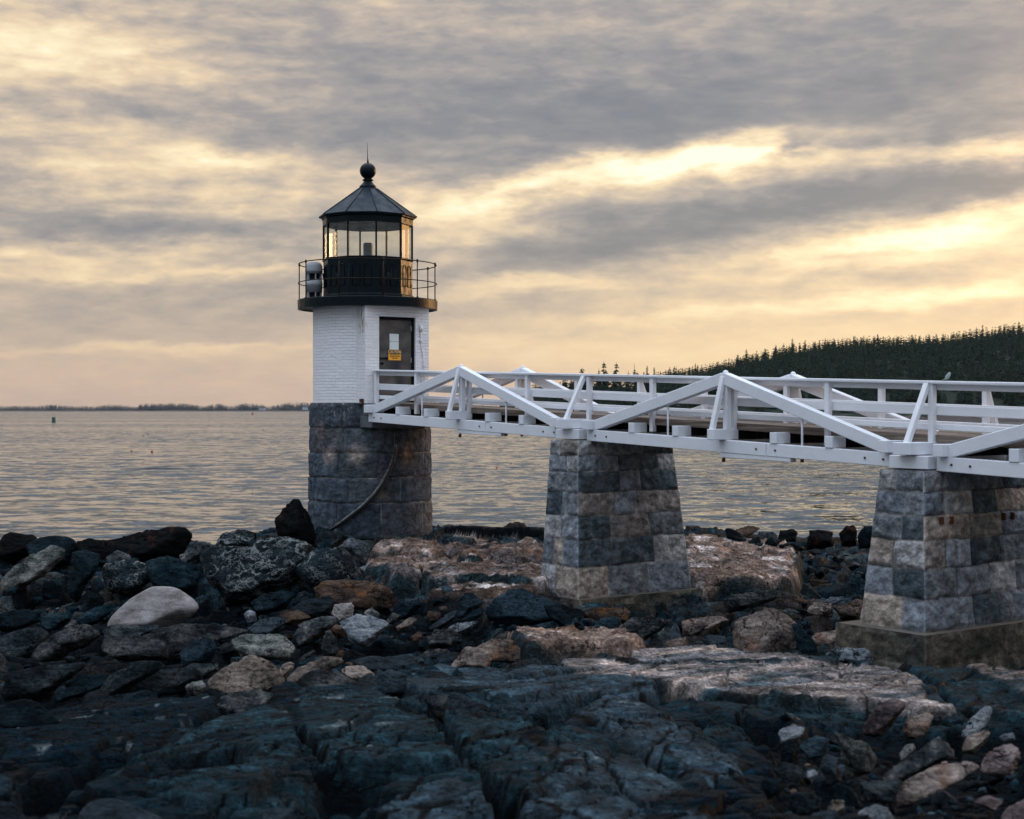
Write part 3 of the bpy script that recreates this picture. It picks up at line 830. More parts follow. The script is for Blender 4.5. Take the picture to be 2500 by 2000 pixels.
# end beams and outriggers over the piers
braces = [(1.60, False)]
for s_ in (8.70, 16.27):
    zc = zb(s_) + CH + .087
    bar('pier_beam', B(s_, -1.14, zc), B(s_, 1.14, zc), Ud, .30, .17)
    bar('bearing_timber', B(s_, -1.0, zb(s_) + CH / 2 - .0), B(s_, 1.0, zb(s_) + CH / 2), Ud, .66, CH - .02)
for (s_, top) in ((4.98, 'apex'), (8.72, 'rail'), (12.48, 'apex'), (16.29, 'rail'), (20.0, 'apex')):
    for sg_ in (-1, 1):
        foot = B(s_ - .02, 1.06 * sg_, zb(s_) + CH + .10)
        tp = B(s_ + .0, (HT + .05) * sg_, zb(s_) + 1.20) if top == 'apex' else B(s_ + .02, (HP + .05) * sg_, zr(s_) - .05)
        bar('side_brace', foot, tp, Ud, .085, .075, M['white_rail'])
# deck planks, long boards
mb = MB()
nbd = 8
for i in range(nbd):
    h0 = -.56 + 1.12 * i / nbd; h1 = h0 + 1.12 / nbd - .012
    cuts = [1.32] + sorted(random.uniform(2.5, 23) for _ in range(5)) + [23.6]
    for a, b_ in zip(cuts[:-1], cuts[1:]):
        if b_ - a < .3: continue
        mb.beam(B(a + .003, (h0 + h1) / 2, zd(a) - .022 + random.uniform(-.003, .003)), B(b_, (h0 + h1) / 2, zd(b_) - .022), Vd, h1 - h0, .044)
mb.build('deck_boards', M['deck'], br)
for sg_ in (-1, 1):
    bar('deck_edge', B(1.4, .575 * sg_, zd(1.4) - .05), B(23.6, .575 * sg_, zd(23.6) - .05), Vd, .02, .11, M['deck'], .003)
# railings
posts = [1.40, 3.06, 5.02, 6.98, 8.84, 10.55, 12.50, 14.47, 16.36, 18.2, 20.0, 21.8, 23.4]
for sg_ in (-1, 1):
    h = HP * sg_
    for s_ in posts:
        lowz = zb(s_) + CH + .03 if sg_ == -1 else zb(s_) + CH + .03
        bar('railing_post', B(s_, h, lowz), B(s_, h, zr(s_) - .04), Vd, .09, .085, M['white_rail'])
    cut = [1.34, 5.02, 8.84, 12.5, 16.36, 20.0, 23.5]
    for a, b_ in zip(cut[:-1], cut[1:]):
        bar('handrail', B(a, h, zr(a) - .02), B(b_ - .004, h, zr(b_) - .02), Vd, .14, .042, M['white_rail'])
        bar('handrail_board', B(a, h - .052 * sg_, zr(a) - .085), B(b_ - .004, h - .052 * sg_, zr(b_) - .085), Vd, .022, .080, M['white_rail'])
        hi = h - .058 * sg_
        bar('middle_rail', B(a, hi, zd(a) + .345), B(b_ - .004, hi, zd(b_) + .345), Vd, .03, .135, M['white_rail'])
        bar('lower_rail', B(a, hi, zd(a) + .115), B(b_ - .004, hi, zd(b_) + .115), Vd, .03, .085, M['white_rail'])
part('bearing_block', W_, br, (B(1.50, -.72, zb(1.5) + CH + .09), Ud * .12, Vd * .19, Zd * .085))

# small bird on the near handrail
bpos = B(16.62, -HP, zr(16.62))
bd = MB(); 
bpts = [bpos + Ud * (-.02) + Vd * -.085 + Zd * .012, bpos + Vd * -.045 + Zd * .030, bpos + Vd * -.01 + Zd * .055, bpos + Vd * .02 + Zd * .085, bpos + Vd * .032 + Zd * .108, bpos + Vd * .043 + Zd * .122]
bd.tube(bpts, [.006, .016, .030, .026, .020, .008], 12)
bd.tube([bpos + Vd * .045 + Zd * .108, bpos + Vd * .075 + Zd * .104], [.008, .001], 6)
bd.tube([bpos + Vd * .0 + Ud * .008 + Zd * .0, bpos + Vd * .002 + Ud * .008 + Zd * .04], .003, 5)
bd.tube([bpos + Vd * .0 - Ud * .008 + Zd * .0, bpos + Vd * .002 - Ud * .008 + Zd * .04], .003, 5)
bo = bd.build('bird', M['bird'], None, True); tag(bo, 'small grey bird perched on the near handrail above the right-hand pier', 'bird')

# ---------------------------------------------------------------- piers
palP = [(0.2, 0.219, 0.249), (0.155, 0.174, 0.204), (0.287, 0.287, 0.297), (0.066, 0.086, 0.1), (0.358, 0.353, 0.353), (0.229, 0.204, 0.187), (0.053, 0.071, 0.083), (0.347, 0.288, 0.248), (0.237, 0.257, 0.286), (0.158, 0.172, 0.187)]
def pier(name, label, ts0, ts1, tb_, zt, bs0, bs1, bb, zb_, courses, seed, plinth=None, mat_=None):
    o = empty(name, B((bs0 + bs1) / 2, 0, zb_), label, 'bridge pier', 'granite piers under the footbridge')
    T = [B(ts0, -tb_, zt), B(ts1, -tb_, zt), B(ts1, tb_, zt), B(ts0, tb_, zt)]
    Bt = [B(bs0, -bb, zb_), B(bs1, -bb, zb_), B(bs1, bb, zb_), B(bs0, bb, zb_)]
    Ps, Cs = [], []
    for i in range(4):
        j = (i + 1) % 4
        P, c = masonry(Bt[i], Bt[j], T[j], T[i], courses, (.30, .62) if i % 2 == 0 else (.42, .95), palP, seed + i * 7, .018, .024, .013, nvv=150, rnd=.042)
        Ps.append(P); Cs.append(c)
    P = np.concatenate(Ps, 1); c = np.concatenate(Cs, 1)
    g = grid_mesh('masonry', P, M['granite'], o, True, c, None, True)
    mb = MB(); mb.add([v + Zd * (-.012) for v in T], [(0, 1, 2, 3)]); mb.build('cap', M['concrete'], o)
    if plinth: plinth(o)
    return o
def footing(o, s0, s1, h0, h1, z0, z1, seed):
    Bt = [B(s0, h0, z0), B(s1, h0, z0), B(s1, h1, z0), B(s0, h1, z0)]; T = [B(s0 + .02, h0 + .02, z1), B(s1 - .02, h0 + .02, z1), B(s1 - .02, h1 - .02, z1), B(s0 + .02, h1 - .02, z1)]
    Ps, Cs = [], []; pc_ = [(.085, .074, .060), (.075, .066, .055), (.10, .088, .07)]
    for i in range(4):
        j = (i + 1) % 4
        P, c = masonry(Bt[i], Bt[j], T[j], T[i], [.28, .36], (1.2, 2.4), pc_, seed + i, .02, .006, .006, nvv=36, rnd=.035)
        st_ = sstep(fbm2(P[..., 0] * 1.3 + i * 9, P[..., 2] * 2.2, 4, seed + 9), .05, .35)[..., None]; c = c * (1 - .7 * st_) + np.array((.020, .028, .024)) * .7 * st_
        Ps.append(P); Cs.append(c)
    grid_mesh('footing', np.concatenate(Ps, 1), M['granite'], o, True, np.concatenate(Cs, 1), None, True)
    mb = MB(); mb.add([v - Zd * .006 for v in T], [(0, 1, 2, 3)]); mb.build('footing_top', M['concrete'], o)
PZ1 = zb(8.7) - .004
def pl1(o):
    mb = MB(); z0 = -3.62; z1 = -3.275
    footing(o, 8.2, 9.6, -1.44, 1.80, z0, z1, 400)
pier('stone_pier', 'battered granite pier standing clear between the two bridge spans', 8.36, 9.14, 1.10, PZ1, 8.34, 9.44, 1.335, -3.285, [.56, .50, .43, .42, .38, .30, .28][::1], 31, pl1)
PZ2 = zb(16.25) - .004
def pl2(o):
    mb = MB(); z0 = -3.70; z1 = -2.955
    footing(o, 15.47, 17.03, -1.60, 1.60, z0, z1, 410)
pier('stone_pier', 'battered granite pier cut by the right edge, on a high concrete footing', 15.87, 16.60, 1.10, PZ2, 15.72, 16.82, 1.34, -2.96, [.44, .41, .38, .35, .33, .30], 52, pl2)
pier('stone_pier', 'battered granite pier at the landward end of the bridge beyond the right edge', 23.0, 23.8, 1.10, zb(23.5) - .02, 22.8, 23.9, 1.34, -2.6, [.4, .4, .35, .3, .3], 72, None)

for o_, s_, zt_ in ((bpy.data.objects['stone_pier'], 9.235, -1.69), (bpy.data.objects['stone_pier.001'], 16.72, -1.50)):
    for h in (-.86, -.65, .51, .71):
        mb = MB(); mb.box(B(s_, h, zt_), Ud * .03, Vd * .014, Zd * .05); mb.build('iron_anchor', M['rusty'], o_)

# ---------------------------------------------------------------- sea
def water_mat():
    m_ = bpy.data.materials.new('sea_water'); m_.use_nodes = True
    k = NT(m_.node_tree); b = m_.node_tree.nodes['Principled BSDF']
    p = geo_pos(k)
    b.inputs['Base Color'].default_value = (.010, .018, .024, 1)
    b.inputs['IOR'].default_value = 1.42; b.inputs['Roughness'].default_value = .05
    # wave slopes straight from vector noise: ripples riding on chop riding on swell
    q = k.v('MULTIPLY', p, (.78, 1.0, 0))
    def slope(sc, det, rough, amp, off):
        return k.v('SCALE', k.v('SUBTRACT', k.noise(k.v('ADD', q, (off, off * .7, 0)), sc, det, rough, .3, out=1), (.5, .5, .5)), amp)
    wind = k.mr(k.noise(k.v('MULTIPLY', p, (.004, .016, 0)), 1.0, 4, .6), .34, .64, .60, 1.20)
    s_ = k.v('ADD', slope(.09, 2, .5, .35, 0.), k.v('ADD', slope(.42, 3, .55, 2.3, 31.), k.v('ADD', slope(1.3, 3, .6, 1.05, 77.), slope(4.5, 2, .6, .22, 11.))))
    s_ = k.v('MULTIPLY', k.v('SCALE', s_, wind), (1.0, 1.0, 0.0))
    sx, sy = k.sep(s_)[:2]
    sy = k.m('MULTIPLY_ADD', k.m('MULTIPLY', sy, sy), -4.5, -.012)      # at this low angle only the near faces of the waves are in sight
    nv = k.v('NORMALIZE', k.comb(sx, sy, 1.0))
    k.put(b.inputs['Normal'], nv)
    return m_
SEA = -4.5
sea_v = [(-2400, -60, SEA), (2400, -60, SEA), (2400, 4950, SEA), (-2400, 4950, SEA)]
sea = obj('sea', sea_v, [(0, 1, 2, 3)], water_mat()); tag(sea, kind='structure')

# ---------------------------------------------------------------- far shore
def forest_mat(name, c0, c1):
    m_, k, b = mat(name, .9, .1)
    p = geo_pos(k); n = k.noise(p, .35, 5, .6)
    r = k.n('ShaderNodeObjectInfo').outputs['Random']
    c = k.mix(n, c0, c1); c = k.mix(k.m('MULTIPLY', r, .4), c, (.022, .034, .016))
    k.put(b.inputs['Base Color'], c)
    return m_
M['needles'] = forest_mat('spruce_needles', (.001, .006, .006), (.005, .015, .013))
M['needles_far'] = forest_mat('far_spruce_needles', (.018, .032, .036), (.03, .045, .05))  # paler and bluer than the near needles: distance haze put into the colour
M['bark'] = plain('spruce_bark', (.05, .035, .028), .9, .3, 4)
def land_mat(name, c0, c1, sc):
    m_, k, b = mat(name, .95, .1)
    k.put(b.inputs['Base Color'], k.mix(k.noise(geo_pos(k), sc, 6, .6), c0, c1)); return m_
M['shore'] = land_mat('shore_rock', (.035, .030, .030), (.075, .06, .055), .08)
M['hillg'] = land_mat('forest_floor', (.008, .014, .010), (.02, .028, .018), .1)

def spruce(seed, h, w, levels, nb, trunk=True, ragged=.3):
    """crown of drooping boughs, each a bent spray; unit in metres, base at z=0"""
    rs = np.random.RandomState(seed); V, Fc = [], []
    for l in range(levels):
        t = (l + rs.uniform(-.3, .3)) / levels; t = min(max(t, 0), .97)
        z = h * (.10 + .90 * t); r = w * (1 - t) ** .75 * rs.uniform(1 - ragged, 1 + ragged * .4) + .10
        n = max(3, int(nb * (1 - .55 * t))); a0 = rs.uniform(0, 6.28)
        for i in range(n):
            if rs.rand() < .10: continue
            a = a0 + 6.2832 * i / n + rs.uniform(-.25, .25); rr = r * rs.uniform(.65, 1.12)
            dx, dy = math.cos(a), math.sin(a); dz = -rr * rs.uniform(.18, .50); bw = rr * rs.uniform(.20, .34)
            k0 = len(V); px, py = -dy, dx
            V += [(0, 0, z + h * .035), (dx * rr * .55 + px * bw, dy * rr * .55 + py * bw, z + dz * .35 - .02 * h), (dx * rr, dy * rr, z + dz),
                  (dx * rr * .55 - px * bw, dy * rr * .55 - py * bw, z + dz * .35 - .02 * h), (dx * rr * .6, dy * rr * .6, z + dz * .3 + .015 * h)]
            Fc += [(k0, k0 + 1, k0 + 4), (k0 + 1, k0 + 2, k0 + 4), (k0 + 2, k0 + 3, k0 + 4), (k0 + 3, k0, k0 + 4)]
    V.append((0, 0, h)); k0 = len(V) - 1; V += [(.10, 0, h * .93), (-.06, .09, h * .93), (-.06, -.09, h * .93)]
    Fc += [(k0, k0 + 1, k0 + 2), (k0, k0 + 2, k0 + 3), (k0, k0 + 3, k0 + 1)]
    return np.array(V), Fc
def mesh_of(name, V, Fc, mt):
    me = bpy.data.meshes.new(name); me.from_pydata([tuple(v) for v in V], [], Fc); me.materials.append(mt); me.update(); return me
crowns = [mesh_of('crown', *spruce(100 + i, 1.0 * H_, w_, lv, nb_), M['needles']) for i, (H_, w_, lv, nb_) in enumerate(
    [(12, 3.0, 17, 10), (13, 3.4, 16, 10), (11, 3.8, 14, 10), (13.5, 2.7, 18, 9), (10, 3.5, 14, 10), (12, 4.2, 12, 9), (13, 2.3, 19, 8)])]
tb = MB(); tb.tube([(0, 0, -.5), (0, 0, 5), (0, 0, 12)], [.22, .16, .04], 6)
trunk_me = mesh_of('trunk', tb.v, tb.f, M['bark'])

def hillz(x, y):
    """wooded hill across the cove; x, y world"""
    t = x / np.maximum(y, 1) * F + 1250
    xs = [900, 1150, 1230, 1330, 1420, 1520, 1600, 1680, 1760, 1850, 1930, 2020, 2120, 2220, 2310, 2370, 2430, 2500, 2700, 3200]
    ys = [1010, 1006, 985, 952, 932, 928, 930, 916, 902, 880, 863, 850, 843, 841, 838, 828, 820, 815, 800, 790]
    sky = np.interp(t, xs, ys)
    Yc = 860.0
    crest = (HY - sky) / F * Yc - 6.0
    f_ = np.clip((y - 590.) / (Yc - 590.), 0, 1.0); f_ = f_ * (2 - f_)
    back = np.clip((y - Yc) / 500, 0, 1)
    z = SEA - .5 + (crest - SEA + .5) * f_ * (1 - .6 * back ** 2)
    return z + 1.2 * fbm2(x * .01, y * .01, 3, 3) * f_
xs_ = np.linspace(-110, 520, 150)[None, :]; ys_ = np.linspace(575, 1400, 110)[:, None]
X_ = xs_ + 0 * ys_; Y_ = ys_ + 0 * xs_
Z_ = hillz(X_, Y_)
hill = grid_mesh('hill', np.stack([X_, Y_, Z_], -1), M['hillg']); tag(hill, kind='structure')
# rocky rim of the hill's shore
rk = MB(); pts = []
Xr = np.linspace(-60, 520, 240); 
Pr = []
for j, (dy, zz) in enumerate([(-9, -.6), (-5, .5), (-1, 1.3), (4, 2.0), (16, 1.6)]):
    Pr.append(np.stack([Xr, 596 + dy + 5 * fbm2(Xr * .03, Xr * 0 + .3, 3, 8) + 1.4 * vnoise2(Xr * .22, Xr * 0 + j, 4), SEA + zz * (1 + .55 * vnoise2(Xr * .16, Xr * 0 + j * 3.1, 9))], -1))
rim = grid_mesh('rocky_shore', np.array(Pr), M['shore'], None, False); tag(rim, kind='structure')

# trees on the hill: 290 individual spruces that show most, the rest one wood
rs = np.random.RandomState(4)
cand = []
for px in np.arange(1225, 2560, 4.8):          # skyline
    y = rs.uniform(810, 890); x = (px + rs.uniform(-3, 3) - 1250) / F * y
    cand.append((x, y, 'sky'))
front = []
for i in range(150):
    px = rs.uniform(1240, 2540); y = rs.uniform(606, 640); front.append(((px - 1250) / F * y, y, 'front'))
lone = [(1292, 'tiny'), (1352, .8), (1381, 1.0), (1395, 1.05), (1402, .9), (1421, 1.35), (1441, 1.0), (1462, 1.3), (1474, 1.55), (1483, 1.1), (1505, 1.5), (1515, 1.0), (1534, 1.15), (1549, 1.45), (1556, 1.1), (1572, 1.0), (1580, 1.25), (1597, 1.2)]
def plant(x, y, sc, i, label, group):
    z = float(hillz(np.array([x]), np.array([y]))[0])
    t = empty('spruce_tree', (x, y, z - .3), label, 'tree', group)
    t.rotation_euler = (0, 0, rs.uniform(0, 6.28)); t.scale = (sc * rs.uniform(.85, 1.15),) * 2 + (sc,)
    for me, nm in ((trunk_me, 'trunk'), (crowns[i % len(crowns)], 'crown')):
        c = bpy.data.objects.new(nm, me); C.objects.link(c); c.parent = t
    return t
cnt = 0
for (x, y, kd) in cand:
    px = x / y * F + 1250
    if px < 1610 and px > 1340 and rs.rand() < .80: continue
    plant(x, y, rs.uniform(.60, .92) * (1 if rs.rand() > .15 else 1.22), rs.randint(7), 'dark spruce on the skyline of the wooded hill at the right', 'spruces along the hill skyline'); cnt += 1
lbl = {1352: 'smallest lone spruce tip, furthest left above the handrail', 1421: 'broad ragged spruce above the handrail left of the tallest one', 1474: 'tall double-topped lone spruce, widest above the bridge handrail',
       1505: 'thin pointed spruce just right of the wide ragged pair', 1549: 'pointed spruce where the wood begins to close up above the handrail'}
for (px, sc) in lone:
    if sc == 'tiny': sc = .6
    y = 700.; x = (px - 1250) / F * y
    plant(x, y, sc * .98, {1421: 5, 1474: 5, 1462: 2}.get(px, rs.randint(7)), lbl.get(px, 'lone spruce silhouetted above the bridge handrail, left of the hill'), 'lone spruces left of the hill'); cnt += 1
nfront = 297 - cnt
for (x, y, kd) in front[:max(0, nfront)]:
    plant(x, y, rs.uniform(.6, .95), rs.randint(7), 'dark spruce on the front edge of the wood across the cove', 'spruces at the foot of the hill')
# the closed wood behind
bv = [spruce(300 + i, 12, 3.6, 9, 7) for i in range(4)]
AV, AF, nv_ = [], [], 0
for i in range(2600):
    y = rs.uniform(612, 880); px = rs.uniform(1225, 2750)
    x = (px - 1250) / F * y
    z = float(hillz(np.array([x]), np.array([y]))[0])
    if px < 1600 and px > 1330 and z > -1.5 and y > 720: continue
    V, Fc = bv[i % 4]; sc = rs.uniform(.6, .95); a = rs.uniform(0, 6.28); c_, s_ = math.cos(a), math.sin(a)
    W2 = np.stack([(V[:, 0] * c_ - V[:, 1] * s_) * sc + x, (V[:, 0] * s_ + V[:, 1] * c_) * sc + y, V[:, 2] * sc + z], -1)
    AV.append(W2); AF += [tuple(q + nv_ for q in f) for f in Fc]; nv_ += len(V)
wd = obj('spruce_wood', np.concatenate(AV), AF, M['needles']); tag(wd, 'closed dark spruce wood covering the hill behind the bridge', 'wood', kind='stuff')

# the low wooded shore far across the water
Xf = np.linspace(-1700, 420, 500)
def farsky(px):
    xs = [-200, 0, 90, 120, 180, 215, 260, 300, 330, 345, 450, 500, 520, 535, 560, 600, 640, 655, 700, 765, 900, 1000, 1060, 1090, 1120, 1300]
    ys = [992, 990.5, 991, 988, 991, 992, 988.5, 989, 993, 986, 985, 992, 987, 985, 991, 984.5, 988, 992, 984, 982, 984, 982, 981, 982, 990, 996]
    return np.interp(px, xs, ys)
Pf = []
for j, (yy, zz) in enumerate([(4480, -1.0), (4492, 1.6), (4500, 2.6), (4560, 5.0), (4700, 6.0), (4860, 3.0)]):
    Pf.append(np.stack([Xf, yy + 8 * fbm2(Xf * .01, Xf * 0, 3, 4), SEA + zz + (zz > 1) * 1.0 * vnoise2(Xf * .02, Xf * 0 + j, 9)], -1))
fl = grid_mesh('far_shore', np.array(Pf), M['shore'], None, True); tag(fl, kind='structure')
AV, AF, nv_ = [], [], 0
fv = [spruce(500 + i, 1.0, [.22, .30, .45, .18][i], 5, 5) for i in range(4)]
for i in range(4200):
    px = rs.uniform(-120, 1330); y = rs.uniform(4515, 4640); x = (px - 1250) / F * y
    topz = (HY - farsky(px)) / F * y + 0.0
    z = SEA + 3.0; hh = (topz - z) * rs.uniform(.55, 1.02) * (1.18 if rs.rand() < .03 else 1)
    V, Fc = fv[i % 4]; a = rs.uniform(0, 6.28); c_, s_ = math.cos(a), math.sin(a)
    W2 = np.stack([(V[:, 0] * c_ - V[:, 1] * s_) * hh + x, (V[:, 0] * s_ + V[:, 1] * c_) * hh + y, V[:, 2] * hh + z], -1)
    AV.append(W2); AF += [tuple(q + nv_ for q in f) for f in Fc]; nv_ += len(V)
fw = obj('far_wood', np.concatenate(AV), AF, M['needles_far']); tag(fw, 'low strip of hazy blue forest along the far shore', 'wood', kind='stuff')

def house(name, label, px, Y, z0, w, d, h, rh, wallm, roofm, wins):
    x = (px - 1250) / F * Y
    o = empty(name, (x, Y, z0), label, 'house')
    mb = MB(); mb.box((x, Y, z0 + h / 2), (w / 2, 0, 0), (0, d / 2, 0), (0, 0, h / 2))
    mb.add([(x - w / 2, Y - d / 2, z0 + h), (x - w / 2, Y + d / 2, z0 + h), (x - w / 2, Y, z0 + h + rh)], [(0, 2, 1)])
    mb.add([(x + w / 2, Y - d / 2, z0 + h), (x + w / 2, Y + d / 2, z0 + h), (x + w / 2, Y, z0 + h + rh)], [(0, 1, 2)])
    mb.build('wall', wallm, o)
    mb = MB(); e = w * .05
    for sg_ in (-1, 1):
        mb.add([(x - w / 2 - e, Y + sg_ * (d / 2 + e), z0 + h - .1), (x + w / 2 + e, Y + sg_ * (d / 2 + e), z0 + h - .1), (x + w / 2 + e, Y, z0 + h + rh + .2), (x - w / 2 - e, Y, z0 + h + rh + .2)], [(0, 1, 2, 3)])
    rf_ = mb.build('roof', roofm, o)
    mb = MB(); mb.box((x - w * .22, Y + d * .1, z0 + h + rh), (w * .035, 0, 0), (0, w * .035, 0), (0, 0, rh * .6)); mb.build('chimney', wallm, rf_)
    for (fx_, fz_, fw_, fh_) in wins:
        mb = MB(); mb.box((x + fx_ * w, Y - d / 2 - .03, z0 + fz_ * h), (fw_ * w / 2, 0, 0), (0, .03, 0), (0, 0, fh_ * h / 2)); mb.build('window', M['pane'], o)
    return o
house('cottage', 'dark shingled cottage with pale windows among spruces, seen through the truss', 1341, 603, -3.2, 10.5, 7, 3.1, 2.4, M['shingle'], M['roofsh'], [(-.30, .62, .10, .35), (-.10, .62, .10, .35), (.12, .62, .10, .35), (.32, .62, .07, .35), (.12, .2, .06, .3)])
house('far_house', 'pale grey house half hidden in the far forest above the red buoy', 640, 4505, SEA + 3.5, 17, 12, 6.5, 5, M['shinglew'], M['roofsh'], [(-.25, .6, .12, .3), (.2, .6, .12, .3)])
house('far_house', 'pale house in the far forest beside the lighthouse wall', 745, 4505, SEA + 4.5, 15, 12, 8.5, 5, M['shinglew'], M['roofsh'], [(-.25, .6, .14, .3), (.15, .6, .14, .3)])

# ---------------------------------------------------------------- buoys
def ondepth(py): return 4.5 * F / (py - HY)
def buoy_can():
    Y = ondepth(1032); x = pxx(131, Y); h = 14 / F * Y; r = 4.6 / F * Y
    o = empty('can_buoy', (x, Y, SEA), 'green can buoy floating off the left shore', 'buoy')
    mb = MB(); mb.lathe((x, Y, SEA), [(r * .6, -.6), (r * 1.15, -.1), (r * 1.15, .35), (r, .42)], 24); mb.build('float_body', M['buoy_g'], o, False)
    mb = MB(); mb.lathe((x, Y, SEA), [(r * .95, .42), (r * .95, h * .93), (r * .8, h * .95), (r * .1, h * .96)], 24); mb.build('can', M['buoy_g'], o, False)
    mb = MB(); mb.ring((x, Y, SEA + h * .98), r * .25, .04, 16, 5); mb.build('lifting_eye', M['buoy_g'], o, False)
buoy_can()
def buoy_nun():
    Y = ondepth(1013); x = pxx(616, Y); h = 7.5 / F * Y; r = 1.8 / F * Y
    o = empty('nun_buoy', (x, Y, SEA), 'red conical nun buoy far out below the distant shore', 'buoy')
    mb = MB(); mb.lathe((x, Y, SEA), [(r * .7, -.6), (r * 1.1, 0), (r * 1.1, h * .3), (r * .9, h * .38)], 20); mb.build('float_body', M['buoy_r'], o, False)
    mb = MB(); mb.lathe((x, Y, SEA), [(r * .9, h * .38), (r * .35, h * .9), (.05, h)], 20); mb.build('cone', M['buoy_r'], o, False)
buoy_nun()
floats = [(321, 1102, 2.6, 'r', 'small red lobster float, left one of the pair on the water'), (371, 1104, 3.2, 'r', 'small red lobster float, right one of the pair on the water'),
          (1247, 1133, 2.0, 'k', 'small dark float right of the lighthouse, upper one under the bridge'), (1213, 1143, 3.2, 'o', 'orange float on the water under the first bridge span'), (1120, 1083, 2.2, 'o', 'tiny orange float close under the bottom chord of the bridge'),
          (616, 1205, 2.0, 'k', 'dark float on the water above the pointed boulder'), (350, 1064, 1.8, 'k', 'tiny dark float above the two red ones'), (361, 1062, 1.8, 'k', 'tiny dark float beside its twin far above the red pair'),
          (460, 1063, 1.7, 'k', 'dark speck of a float alone in the middle of the bay'), (643, 1049, 1.7, 'k', 'dark speck of a float near the granite base of the lighthouse'), (408, 1053, 1.5, 'k', 'dark speck of a float furthest out in the bay')]
for (px, py, rp, c_, lb) in floats:
    Y = ondepth(py); x = pxx(px, Y); r = rp / F * Y
    o = empty('lobster_float', (x, Y, SEA), lb, 'float')
    mb = MB(); mb.lathe((x, Y, SEA), [(r * .3, -r * .5), (r * .9, -r * .1), (r, r * .3), (r * .75, r * .9), (r * .3, r * 1.15)], 16); mb.build('float_body', M['buoy_' + c_], o, True)
    mb = MB(); mb.tube([(x, Y, SEA + r * 1.1), (x + r * .3, Y, SEA + r * 2.0)], r * .10, 6); mb.build('spindle', M['buoy_k'], o)

# ---------------------------------------------------------------- rocky shore: terrain
# rows: distance Y; the picture row where the ground at that distance shows, for several columns
TC = np.array([-400, 0, 400, 800, 1250, 1700, 2100, 2500, 2900], dtype=float)
TR = [
    (2.0,  [-1.95] * 9, 'z'), (6.0, [-2.15] * 9, 'z'),
    (8.5,  [2090, 2090, 2090, 2090, 2080, 2085, 2100, 2110, 2110], 'p'),
    (10.,  [1985, 1985, 1975, 1955, 1945, 1965, 1990, 2000, 2000], 'p'),
    (12.,  [1880, 1880, 1865, 1840, 1835, 1865, 1895, 1900, 1900], 'p'),
    (14.5, [1790, 1790, 1780, 1750, 1750, 1775, 1800, 1790, 1780], 'p'),
    (17.5, [1715, 1715, 1705, 1680, 1675, 1675, 1680, 1680, 1670], 'p'),
    (21.,  [1640, 1640, 1630, 1600, 1585, 1585, 1590, 1605, 1600], 'p'),
    (25.,  [1575, 1575, 1555, 1495, 1478, 1490, 1510, 1520, 1520], 'p'),
    (29.,  [1490, 1500, 1475, 1395, 1385, 1395, 1430, 1450, 1450], 'p'),
    (32.5, [1400, 1400, 1375, 1306, 1312, 1325, 1385, 1400, 1400], 'p'),
    (35.,  [1350, 1350, 1330, 1290, 1292, 1300, 1345, 1365, 1365], 'p'),
    (38.,  [1335, 1330, 1325, 1285, 1288, 1285, 1322, 1345, 1345], 'p'),
    (41.,  [1335, 1335, 1335, 1310, 1305, 1300, 1318, 1335, 1335], 'p'),
    (45.,  [-5.2] * 9, 'z'), (60., [-9.] * 9, 'z')]
TY_ = np.array([r[0] for r in TR])
TZ = np.array([[(pxz(v, r[0]) if r[2] == 'p' else v) for v in r[1]] for r in TR])
def smooth_G(x, y):
    t = np.clip(x / np.maximum(y, 4.0) * F + 1250, TC[0], TC[-1])
    j = np.clip(np.searchsorted(TC, t, side='right') - 1, 0, len(TC) - 2); fj = (t - TC[j]) / (TC[j + 1] - TC[j]); fj = fj * fj * (3 - 2 * fj)
    yy = np.clip(y, TY_[0], TY_[-1]); i = np.clip(np.searchsorted(TY_, yy, side='right') - 1, 0, len(TY_) - 2); fi = (yy - TY_[i]) / (TY_[i + 1] - TY_[i])
    a = TZ[i, j] * (1 - fj) + TZ[i, j + 1] * fj; b_ = TZ[i + 1, j] * (1 - fj) + TZ[i + 1, j + 1] * fj
    return a * (1 - fi) + b_ * fi
def ground_px(px, py):
    """distance at which the smooth ground shows at this place of the photograph"""
    Ys = np.linspace(5, 42, 1500); t = (px - 1250) / F
    pr = HY - smooth_G(t * Ys, Ys) / Ys * F
    k_ = np.where(pr <= py)[0]
    return float(Ys[k_[0]]) if len(k_) else 42.0

# zoom windows used while tracing: name -> (x0, y0, scale)
ZW = {'A': (0, 1200, 3.317), 'B': (600, 1200, 3.317), 'C': (1200, 1400, 3.08), 'D': (0, 1600, 3.08), 'E': (650, 1600, 3.08),
      'F': (1300, 1600, 3.317), 'G': (1850, 1600, 3.317), 'H': (1650, 1200, 4.108), 'P': (0, 0, 1.0)}
def unz(w, pts):
    x0, y0, s = ZW[w]; return [(x0 + a / s, y0 + b_ / s) for a, b_ in pts]

COL = {'teal': (.016, .032, .039), 'dteal': (.0035, .013, .019), 'slate': (.032, .047, .057), 'grey': (.065, .070, .072), 'tan': (.130, .100, .085),
       'band': (.145, .128, .121), 'brown': (.070, .052, .043), 'vdark': (.004, .008, .011), 'pale': (.22, .20, .19), 'blue': (.018, .045, .064), 'dgrey': (.020, .030, .034)}
